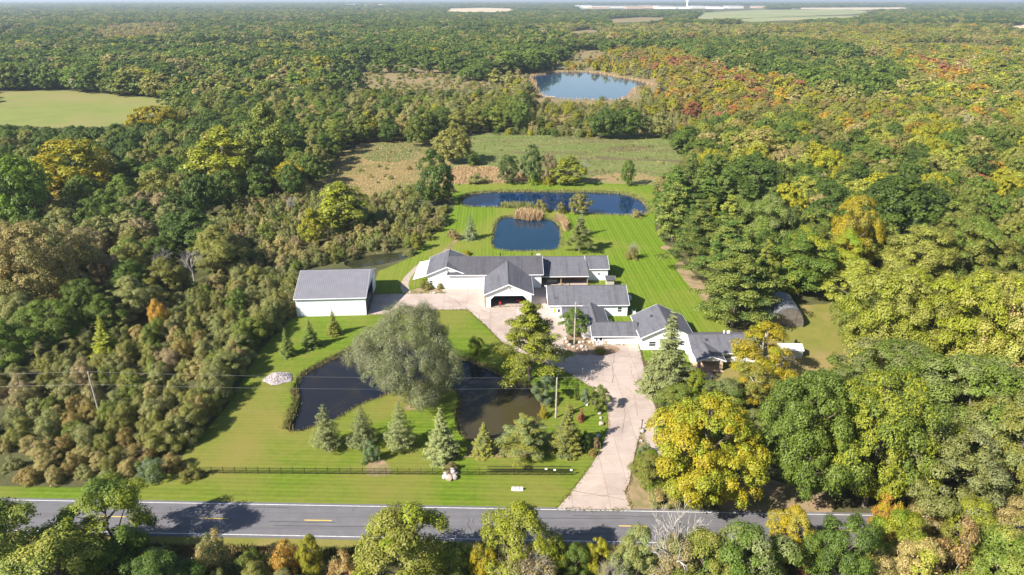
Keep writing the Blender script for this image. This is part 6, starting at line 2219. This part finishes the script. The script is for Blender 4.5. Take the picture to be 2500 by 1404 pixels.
def fill(ymin, ymax, cell, jitter, hscale=1.0, wscale=1.0, mode='near', xspan=0.80):
    rng = np.random.default_rng(int(ymin) + 5)
    ys = np.arange(ymin, ymax, cell)
    XX, YY = [], []
    for q in ys:
        wdt = (q * CP + CAM_H * SP) * xspan + 8
        xs = np.arange(-wdt, wdt, cell)
        XX.append(xs)
        YY.append(np.full(len(xs), q))
    X, Y = np.concatenate(XX), np.concatenate(YY)
    X = X + (rng.random(len(X)) - 0.5) * cell * jitter
    Y = Y + (rng.random(len(Y)) - 0.5) * cell * jitter
    zone = np.full(len(X), -1)
    hh = np.zeros(len(X))
    u = rng.random(len(X))
    sw = 0.5 + 0.27 * (np.sin(X / 31.0 + 1.3 * np.sin(Y / 47.0)) + np.sin(Y / 38.0 + 1.7 * np.sin(X / 57.0)))
    u = np.clip(u * 0.6 + sw * 0.45 - 0.03, 0, 1)
    fq = 1.0 if mode == 'near' else (0.33 if ymin < 1000 else 0.14)
    pc = 0.5 + 0.3 * (np.sin(X * fq / 23.0 + 2.1 * np.sin(Y * fq / 39.0) + 1) + np.sin(Y * fq / 29.0 + 1.9 * np.sin(X * fq / 44.0) + 2)) + rng.normal(size=len(X)) * 0.22
    pc = pc % 1.0
    op = 0.5 + 0.25 * (np.sin(X / 83.0 + 2.3 * np.sin(Y / 139.0) + 4) + np.sin(Y / 71.0 + 2.6 * np.sin(X / 151.0) + 1)) + rng.normal(size=len(X)) * 0.05
    for i, z in enumerate(ZONES):
        h = (z[4][0] + (z[4][1] - z[4][0]) * u) * hscale
        px_, py_ = pxs(X, Y, h * 0.6)
        m_ = (zone < 0) & inside_np(px_, py_, z[1])
        zone[m_] = i
        hh[m_] = h[m_]
    ok = zone >= 0
    low = zone >= 0
    h2 = 0.9 + 2.2 * rng.random(len(X))
    for k, poly in enumerate(CLEAR):
        for fz in (0.0, 1.0):
            px_, py_ = pxs(X, Y, h2 * fz)
            low &= ~inside_np(px_, py_, poly)
            if fz:
                sc = F / (Y * CP + (CAM_H - h2) * SP)
                low &= ~inside_np(px_ + h2 * 0.6 * sc, py_, poly) & ~inside_np(px_ - h2 * 0.6 * sc, py_, poly)
        for fz in ((0.0, 0.5, 0.92) if mode == 'near' else (0.0, 0.5, 0.92)):
            px_, py_ = pxs(X, Y, hh * fz)
            ok &= ~inside_np(px_, py_, poly)
            if mode == 'near' and fz > 0:
                sc = F / (Y * CP + (CAM_H - hh * fz) * SP)
                for sx in (-0.3, 0.3):
                    ok &= ~inside_np(px_ + sx * hh * sc, py_, poly)
    rd = ~((Y > road_y(70.5, X)) & (Y < road_y(82.5, X)))
    ok &= rd
    low &= rd & ~ok
    for ring in PONDS:
        wet = inside_np(X, Y, ring)
        ok &= ~wet
        low &= ~wet
    for i in np.nonzero(low)[0]:      # where tall growth would stand in front of an opening, low scrub grows instead
        if Y[i] < 2500 and rng.random() < (0.8 if mode == 'near' else 0.6):
            AUTO.append(dict(x=X[i], y=Y[i], h=h2[i], w=h2[i] * rng.uniform(1.3, 2.0) * wscale, fam='shrub', col=rp.choice(['dull olive', 'olive', 'mid green', 'tan', 'grey-green', 'green']), zone='edge', sp=0.6, d=math.sqrt(X[i] ** 2 + Y[i] ** 2 + CAM_H ** 2)))
    idx = np.nonzero(ok)[0]
    for i in idx:
        z = ZONES[zone[i]]
        if z[0] == 'shrubmarsh' and rng.random() > (0.35 if mode == 'near' else 0.14) or z[0] == 'ring' and rng.random() > 0.42:
            continue
        if mode == 'far' and z[0] in ('farwest', 'eastfar', 'band', 'core', 'east') and op[i] > 0.72:      # scrubby openings in the woods
            h = rng.uniform(1.2, 4.0)
            AUTO.append(dict(x=X[i], y=Y[i], h=h, w=h * 1.6 * wscale, fam='shrub', col=rp.choice(['tan', 'dull olive', 'olive', 'dull olive', 'brown']), zone='open', sp=1, d=math.sqrt(X[i] ** 2 + Y[i] ** 2 + CAM_H ** 2)))
            continue
        if mode == 'far':
            hh[i] *= rng.uniform(0.72, 1.3)
        fams, fw = zip(*z[2])
        cols, cw = zip(*z[3].items())
        h = hh[i]
        w = h * (z[5][0] + (z[5][1] - z[5][0]) * rng.random()) * wscale
        AUTO.append(dict(x=X[i], y=Y[i], h=h, w=w, fam=rp.choices(fams, fw)[0], col=cols[int(min(np.searchsorted(np.cumsum(cw) / sum(cw), pc[i]), len(cols) - 1))], zone=z[0], sp=z[6], d=math.sqrt(X[i] ** 2 + Y[i] ** 2 + CAM_H ** 2)))


fill(58, 480, 2.7, 1.0, xspan=0.82)
for k in range(64):      # hedgerow behind the meadow
    xa = 1168 + 8.6 * k + rp.uniform(-4, 4)
    x_, y_ = G(xa, 326 + (xa - 1168) * 0.036 - rp.uniform(0, 5))
    h_ = rp.uniform(2.2, 5.2)
    AUTO.append(dict(x=x_, y=y_, h=h_, w=h_ * rp.uniform(1.0, 1.5), fam='shrub', col=rp.choice(['mid green', 'green', 'olive', 'yellow-green', 'dark green', 'dull olive']), zone='hedge', sp=0.4, d=math.sqrt(x_ ** 2 + y_ ** 2 + CAM_H ** 2)))
for n_, ring, hr in ((900, MARSH, (0.8, 4.2)), (70, TALL, (0.6, 1.8)), (60, MEADOW, (0.5, 1.2))):      # scattered bushes in the open marsh and rough grass
    xs_ = [p[0] for p in ring]
    ys_ = [p[1] for p in ring]
    for k in range(n_):
        x_, y_ = rp.uniform(min(xs_), max(xs_)), rp.uniform(min(ys_), max(ys_))
        if inside((x_, y_), ring) and not any(inside((x_, y_), q) for q in PONDS):
            h_ = rp.uniform(*hr)
            AUTO.append(dict(x=x_, y=y_, h=h_, w=h_ * rp.uniform(1.2, 2.2), fam='shrub', col=rp.choice(['dull olive', 'olive', 'tan', 'mid green', 'brown', 'dull olive']), zone='hedge', sp=0.5, d=math.sqrt(x_ ** 2 + y_ ** 2 + CAM_H ** 2)))
# thin out by crown size: no crown grows through another
AUTO.sort(key=lambda q: -q['h'] + rp.uniform(-2.0, 2.0))
hashg = {}


def free(x, y, r):
    c = 8.0
    for i in range(int((x - 14) // c), int((x + 14) // c) + 1):
        for j in range(int((y - 14) // c), int((y + 14) // c) + 1):
            for (a, b_, s_) in hashg.get((i, j), ()):
                if (a - x) ** 2 + (b_ - y) ** 2 < (r + s_) ** 2:
                    return False
    return True


def put(x, y, r):
    hashg.setdefault((int(x // 8.0), int(y // 8.0)), []).append((x, y, r))


for x, y, r_ in PLACED:
    put(x, y, r_ * 0.85)
kept = []
for q in AUTO:
    r_ = q['w'] / 2 * q['sp']
    if free(q['x'], q['y'], r_):
        put(q['x'], q['y'], r_)
        kept.append(q)
AUTO = []
fill(480, 1350, 8.6, 1.15, 1.0, 1.28, mode='far', xspan=0.80)
fill(1350, 3600, 17.0, 1.15, 1.0, 1.7, mode='far', xspan=0.79)
fill(3600, 11000, 52.0, 1.0, 1.0, 3.6, mode='far', xspan=0.78)
rest = AUTO

# the plants that show largest become individuals; the rest is one wood and one thicket
for q in kept:
    px_, py_, sc = PX(q['x'], q['y'], q['h'] * 0.6)
    vis = -60 < px_ < 2560 and py_ - q['h'] * 0.4 * sc < 1404
    q['vis'] = vis
    q['size'] = q['w'] * q['h'] * sc * sc if vis else 0.0
shr = sorted([q for q in kept if q['fam'] == 'shrub' and q['vis']], key=lambda q: -q['size'])
tre = sorted([q for q in kept if q['fam'] != 'shrub' and q['vis']], key=lambda q: -q['size'])
n_sh = sum(1 for o in bpy.data.objects if o.name.startswith('shrub') and o.parent is None)
n_tr = sum(1 for o in bpy.data.objects if o.name.startswith('broadleaf_tree') and o.parent is None)
IND = shr[:298 - n_sh]
nb, npn = 0, 0
for q in tre:
    if q['fam'] == 'pine':
        if npn < 90:
            npn += 1
            IND.append(q)
    elif nb < 296 - n_tr:
        nb += 1
        IND.append(q)
ids = {id(q) for q in IND}
mass = [q for q in kept if id(q) not in ids and q['vis']] + rest

LAND = [('the thicket utility pole', G(247, 1025)), ('the gravel mound', G(680, 925)), ('the white steel barn', (-48, 157)), ('the marsh pool', G(920, 632)), ('the west end of the lawn fence', G(460, 1150)),
        ('the golden west-woods tree', G(196, 480)), ('the lone yellow-green spruce', G(262, 860)), ('the golden thicket bush', G(388, 800)), ('the hay field corner', G(440, 262)), ('the tall lone pond tree', G(1062, 500)),
        ('the far lake', G(1440, 210)), ('the east end of the meadow', G(1700, 380)), ('the long pond corner', G(1590, 500)), ('the quonset hut', (63.8, 146)), ('the garden shed', (59, 128)), ('the golden drive maple', G(1712, 1222)),
        ('the largest grey-green oak', G(2330, 1120)), ('the pale bare thicket tree', G(475, 690)), ('the domed meadow tree', G(1106, 398)), ('the round thicket-edge tree', G(709, 466)), ('the rust-red east tree', G(2370, 480)),
        ('the orange-flecked tree', G(2062, 680)), ('the vivid yellow-green road tree', G(990, 1465)), ('the dark green bank tree', G(2032, 1490)), ('the brown bank bush-tree', G(2310, 1470)), ('the pale roadside corner tree', G(75, 1450)),
        ('the west edge of the hay field', G(20, 265)), ('the broad thicket tree', G(838, 560)), ('the rusty west-edge tree', G(120, 540)), ('the olive hay-field tree', G(382, 345)), ('the small willow', G(1748, 425)), ('the drive entrance', G(1450, 1243))]
ORD = nth + ['twenty-' + o_ for o_ in nth[:9]] + ['thirtieth'] + ['thirty-' + o_ for o_ in nth[:9]] + ['fortieth'] + ['forty-' + o_ for o_ in nth[:9]] + ['fiftieth']
cnt = {}
for q in IND:
    j = min(range(len(LAND)), key=lambda k: (LAND[k][1][0] - q['x']) ** 2 + (LAND[k][1][1] - q['y']) ** 2)
    q['near'] = j
    q['nd'] = math.hypot(LAND[j][1][0] - q['x'], LAND[j][1][1] - q['y'])
for q in sorted(IND, key=lambda q: q['nd']):
    kind = 'shrub' if q['fam'] == 'shrub' else ('pine' if q['fam'] == 'pine' else {'round': 'round tree', 'oval': 'upright tree', 'spread': 'spreading tree', 'poplar': 'narrow tree', 'leafy': 'leafy tree'}[q['fam']])
    key = (q['near'], q['col'], kind)
    k = cnt.get(key, 0)
    cnt[key] = k + 1
    q['label'] = '%s %s %s out from %s' % (ORD[min(k, len(ORD) - 1)], q['col'], kind, LAND[q['near']][0])
GROUP = {'shrub': 'shrubs of the thicket and banks', 'pine': 'pines of the east woods'}
far_force = 0
for n_, q in enumerate(IND):
    grow(q['fam'], q['x'], q['y'], q['w'], q['h'], q['col'], q['label'], GROUP.get(q['fam'], 'trees of the surrounding woods'))

# make sure every shared crown that the mass needs is grown by a tree of its own somewhere at the back
need = sorted({(q['fam'], 'mid' if q['d'] < 520 else 'far') for q in mass})
lab_i = 0
for fam_, lv in need:
    lv2 = lv if lv in PROTO[fam_] else 'mid'
    for i in range(len(PROTO[fam_][lv2])):
        if (fam_, lv2, i) in USED:
            continue
        cand = [q for q in mass if q['fam'] == fam_ and (q['d'] < 520) == (lv == 'mid') and q.get('vis', True)]
        q = min(cand, key=lambda q_: q_['d'])
        mass.remove(q)
        lab_i += 1
        px_, py_, _s = PX(q['x'], q['y'], q['h'])
        side = 'west of' if px_ < 1300 else 'east of'
        grow(fam_, q['x'], q['y'], q['w'], q['h'], q['col'], '%s %s %s standing %s the far lake' % (ORD[lab_i], q['col'], 'bush' if fam_ == 'shrub' else 'tree', side), GROUP.get(fam_, 'trees of the surrounding woods'), pick=i, lv=lv2)


def mass_object(name, items, label, cat):
    """one object of points; its geometry nodes set a shared crown on every point"""
    n = len(items)
    me = bpy.data.meshes.new(name)
    me.vertices.add(n)
    me.vertices.foreach_set('co', np.array([(q['x'], q['y'], 0.0) for q in items], np.float32).ravel())
    keys = []
    pick = np.zeros(n, np.int32)
    scl = np.zeros((n, 3), np.float32)
    t1 = np.zeros((n, 3), np.float32)
    t2 = np.zeros((n, 3), np.float32)
    for i, q in enumerate(items):
        lv = 'mid' if q['d'] < 520 else 'far'
        if lv not in PROTO[q['fam']]:
            lv = 'mid'
        k = (q['fam'], lv, rp.randrange(len(PROTO[q['fam']][lv])))
        if k not in keys:
            keys.append(k)
        pick[i] = keys.index(k)
        W, H = SIZE[q['fam']]
        scl[i] = (q['w'] / W, q['w'] / W, q['h'] / H)
        t1[i], t2[i] = tints(q['col'], 0.2)
    for nm, ty, arr, at in (('pick', 'INT', pick, 'value'), ('scl', 'FLOAT_VECTOR', scl, 'vector'), ('tint', 'FLOAT_VECTOR', t1, 'vector'), ('tint2', 'FLOAT_VECTOR', t2, 'vector'),
                            ('yaw', 'FLOAT', RNG.random(n).astype(np.float32) * 6.283, 'value')):
        a = me.attributes.new(nm, ty, 'POINT')
        a.data.foreach_set(at, arr.ravel())
    me.update()
    o = tag(link(name, me), label, cat, kind='stuff')
    ng = bpy.data.node_groups.new(name, 'GeometryNodeTree')
    ng.interface.new_socket('Geometry', in_out='INPUT', socket_type='NodeSocketGeometry')
    ng.interface.new_socket('Geometry', in_out='OUTPUT', socket_type='NodeSocketGeometry')
    N, Lk = ng.nodes, ng.links
    gi, go = N.new('NodeGroupInput'), N.new('NodeGroupOutput')
    jn = N.new('GeometryNodeJoinGeometry')

    def attr(nm, ty):
        a = N.new('GeometryNodeInputNamedAttribute')
        a.data_type = ty
        a.inputs[0].default_value = nm
        return a.outputs[0]
    ap, asx, ay = attr('pick', 'INT'), attr('scl', 'FLOAT_VECTOR'), attr('yaw', 'FLOAT')
    cx = N.new('ShaderNodeCombineXYZ')
    Lk.new(ay, cx.inputs[2])
    er = N.new('FunctionNodeEulerToRotation')
    Lk.new(cx.outputs[0], er.inputs[0])
    for i, k in enumerate(keys):
        oi = N.new('GeometryNodeObjectInfo')
        oi.transform_space = 'ORIGINAL'
        oi.inputs['Object'].default_value = USED[k]
        oi.inputs['As Instance'].default_value = False
        cmp_ = N.new('FunctionNodeCompare')
        cmp_.data_type = 'INT'
        cmp_.operation = 'EQUAL'
        Lk.new(ap, cmp_.inputs[2])
        cmp_.inputs[3].default_value = i
        ip = N.new('GeometryNodeInstanceOnPoints')
        Lk.new(gi.outputs[0], ip.inputs['Points'])
        Lk.new(cmp_.outputs[0], ip.inputs['Selection'])
        Lk.new(oi.outputs['Geometry'], ip.inputs['Instance'])
        Lk.new(er.outputs[0], ip.inputs['Rotation'])
        Lk.new(asx, ip.inputs['Scale'])
        Lk.new(ip.outputs[0], jn.inputs[0])
    Lk.new(jn.outputs[0], go.inputs[0])
    md = o.modifiers.new('scatter', 'NODES')
    md.node_group = ng
    return o


brush = [q for q in mass if q['fam'] == 'shrub']
wood = [q for q in mass if q['fam'] != 'shrub']
mass_object('far_woods', wood, 'mixed autumn forest reaching back to the horizon', 'forest')
mass_object('brush_thicket', brush, 'low olive and tan brush filling the marsh and thicket', 'brush')


# ---------------------------------------------------------------- reeds and rank grass round the water
def tufts(name, pts, hgt, wid, mat, label, cat, per=5, seed=1):
    rng = np.random.default_rng(seed)
    pts = np.repeat(np.asarray(pts, float), per, axis=0)
    n = len(pts)
    pts[:, :2] += rng.normal(size=(n, 2)) * 0.22
    h = hgt * (0.5 + 0.8 * rng.random(n))
    a = rng.random(n) * 6.283
    w = wid * (0.6 + 0.8 * rng.random(n))
    lean = rng.normal(size=(n, 2)) * 0.22 * h[:, None]
    d = np.stack([np.cos(a), np.sin(a)], 1) * w[:, None]
    z0 = pts[:, 2]
    V = np.zeros((n, 4, 3))
    V[:, 0, :2] = pts[:, :2] - d
    V[:, 1, :2] = pts[:, :2] + d
    V[:, 2, :2] = pts[:, :2] + d * 0.35 + lean
    V[:, 3, :2] = pts[:, :2] - d * 0.35 + lean
    V[:, 0, 2] = V[:, 1, 2] = z0
    V[:, 2, 2] = V[:, 3, 2] = z0 + h
    me = mesh_from(name, V.reshape(-1, 3), rng.random(n), rng.random(n), mat)
    return tag(link(name, me), label, cat, kind='stuff')


def along(ring, step, width, zlo, seed, keep=None):
    r = random.Random(seed)
    inner = ring if area2(ring) > 0 else ring[::-1]
    out = []
    n = len(inner)
    for i in range(n):
        a, b_ = Vector(inner[i]), Vector(inner[(i + 1) % n])
        L = (b_ - a).length
        t = (b_ - a) / max(L, 1e-6)
        nn = Vector((-t.y, t.x))
        for k in range(max(1, int(L / step + r.random()))):
            p = a.lerp(b_, r.random())
            s_ = r.uniform(-0.35, width)
            q = p + nn * s_
            if keep is None or keep(q):
                out.append((q.x, q.y, -0.55 * min(max(s_ / 0.9, 0), 1)))
    return out


tufts('pond_edge_grass', along(R_FRONT, 0.16, 0.75, 0, 1), 0.42, 0.045, 'bank_grass', 'rank grass fringing the front pond', 'grass', 4, 1)
tufts('verge_grass', [(q[0], q[1], 0.03) for q in along(DRIVE, 0.12, 0.12, 0, 7)], 0.22, 0.06, 'bank_grass', 'uneven grass overhanging the drive edges', 'grass', 2, 27)
tufts('pond_edge_grass', along(R_MID, 0.2, 0.7, 0, 2), 0.5, 0.05, 'reed_green', 'rank grass fringing the square pond', 'grass', 4, 2)
tufts('pond_edge_grass', along(R_BACK, 0.16, 1.6, 0, 3), 0.75, 0.07, 'reed_green', 'tall grass fringing the long pond', 'grass', 4, 3)
tufts('lake_reeds', along(R_LAKE, 0.9, 5.0, 0, 4), 1.5, 0.16, 'reed', 'tan reeds round the far lake', 'reeds', 5, 4)


def patch(px_ring, n, z, seed):
    r = random.Random(seed)
    poly = GP(px_ring)
    xs = [p[0] for p in poly]
    ys_ = [p[1] for p in poly]
    out = []
    while len(out) < n:
        p = (r.uniform(min(xs), max(xs)), r.uniform(min(ys_), max(ys_)))
        if inside(p, poly):
            out.append((*p, z))
    return out


tufts('cattails', patch([(1256, 531), (1262, 522), (1290, 521), (1322, 526), (1322, 535), (1290, 536)], 900, -0.4, 11), 2.3, 0.07, 'reed', 'tan cattails at the head of the square pond', 'cattails', 3, 11)
tufts('cattails', patch([(1352, 534), (1372, 536), (1384, 548), (1384, 566), (1376, 562), (1370, 546)], 500, -0.2, 12), 2.0, 0.07, 'reed', 'tan cattails at the corner of the square pond', 'cattails', 3, 12)
tufts('reed_bed', patch([(1222, 507), (1226, 499), (1300, 500), (1304, 511)], 700, -0.3, 13), 1.5, 0.07, 'reed_green', 'green reed bed on the causeway of the long pond', 'reeds', 3, 13)
tufts('bank_weeds', patch([(690, 1046), (702, 1000), (716, 975), (706, 950), (722, 945), (728, 975), (718, 1010), (704, 1048)], 700, -0.25, 14), 0.45, 0.07, 'bank_grass', 'brown weeds on the west bank of the front pond', 'weeds', 3, 14)
tufts('roadside_weeds', [(x_, road_y(72.0, x_) - abs(random.gauss(0, 0.9)), 0.0) for x_ in np.random.default_rng(3).uniform(-62, 62, 5000)], 0.55, 0.06, 'bank_grass', 'rank weeds along the near road edge', 'weeds', 4, 15)
tufts('meadow_tussocks', patch([(770, 470), (800, 395), (880, 352), (1010, 345), (1040, 375), (1035, 445), (1000, 480), (900, 478)], 5000, 0.0, 16), 0.42, 0.10, 'reed', 'tan tussocks of the tall-grass meadow', 'grass', 2, 16)
tufts('rust_tussocks', patch([(1040, 450), (1070, 422), (1130, 405), (1200, 408), (1270, 424), (1330, 440), (1240, 448)], 2600, 0.0, 18), 0.6, 0.12, 'reed', 'rusty tussocks on the strip behind the long pond', 'grass', 3, 18)
tufts('meadow_tussocks', patch([(1160, 336), (1400, 330), (1680, 346), (1640, 400), (1590, 440), (1360, 440), (1120, 400)], 3200, 0.0, 19), 0.4, 0.16, 'reed_green', 'olive tussocks scattered over the green meadow', 'grass', 3, 19)
tufts('marsh_tussocks', patch([(1250, 250), (1400, 250), (1600, 255), (1690, 295), (1600, 322), (1250, 316)], 5000, 0.0, 17), 0.6, 0.18, 'reed_green', 'tan tussocks on the marsh before the far lake', 'grass', 2, 17)
HAZE = 0.000085

# ---------------------------------------------------------------- the air between here and the horizon
hz = MB()
hz.box(-34500, 34500, -600, 34500, -1.9, 95)
haze = hz.mesh('haze', None)
hm, hnt, hb = new_mat('haze')
hnt.nodes.remove(hb)
pv = hnt.nodes.new('ShaderNodeVolumePrincipled')
pv.inputs['Color'].default_value = (0.72, 0.84, 1.0, 1)
pv.inputs['Density'].default_value = HAZE
pv.inputs['Anisotropy'].default_value = 0.2
hnt.links.new(pv.outputs[0], hnt.nodes['Material Output'].inputs['Volume'])
haze.materials.append(hm)
tag(link('haze', haze), 'thin blue distance haze', 'haze', kind='stuff')
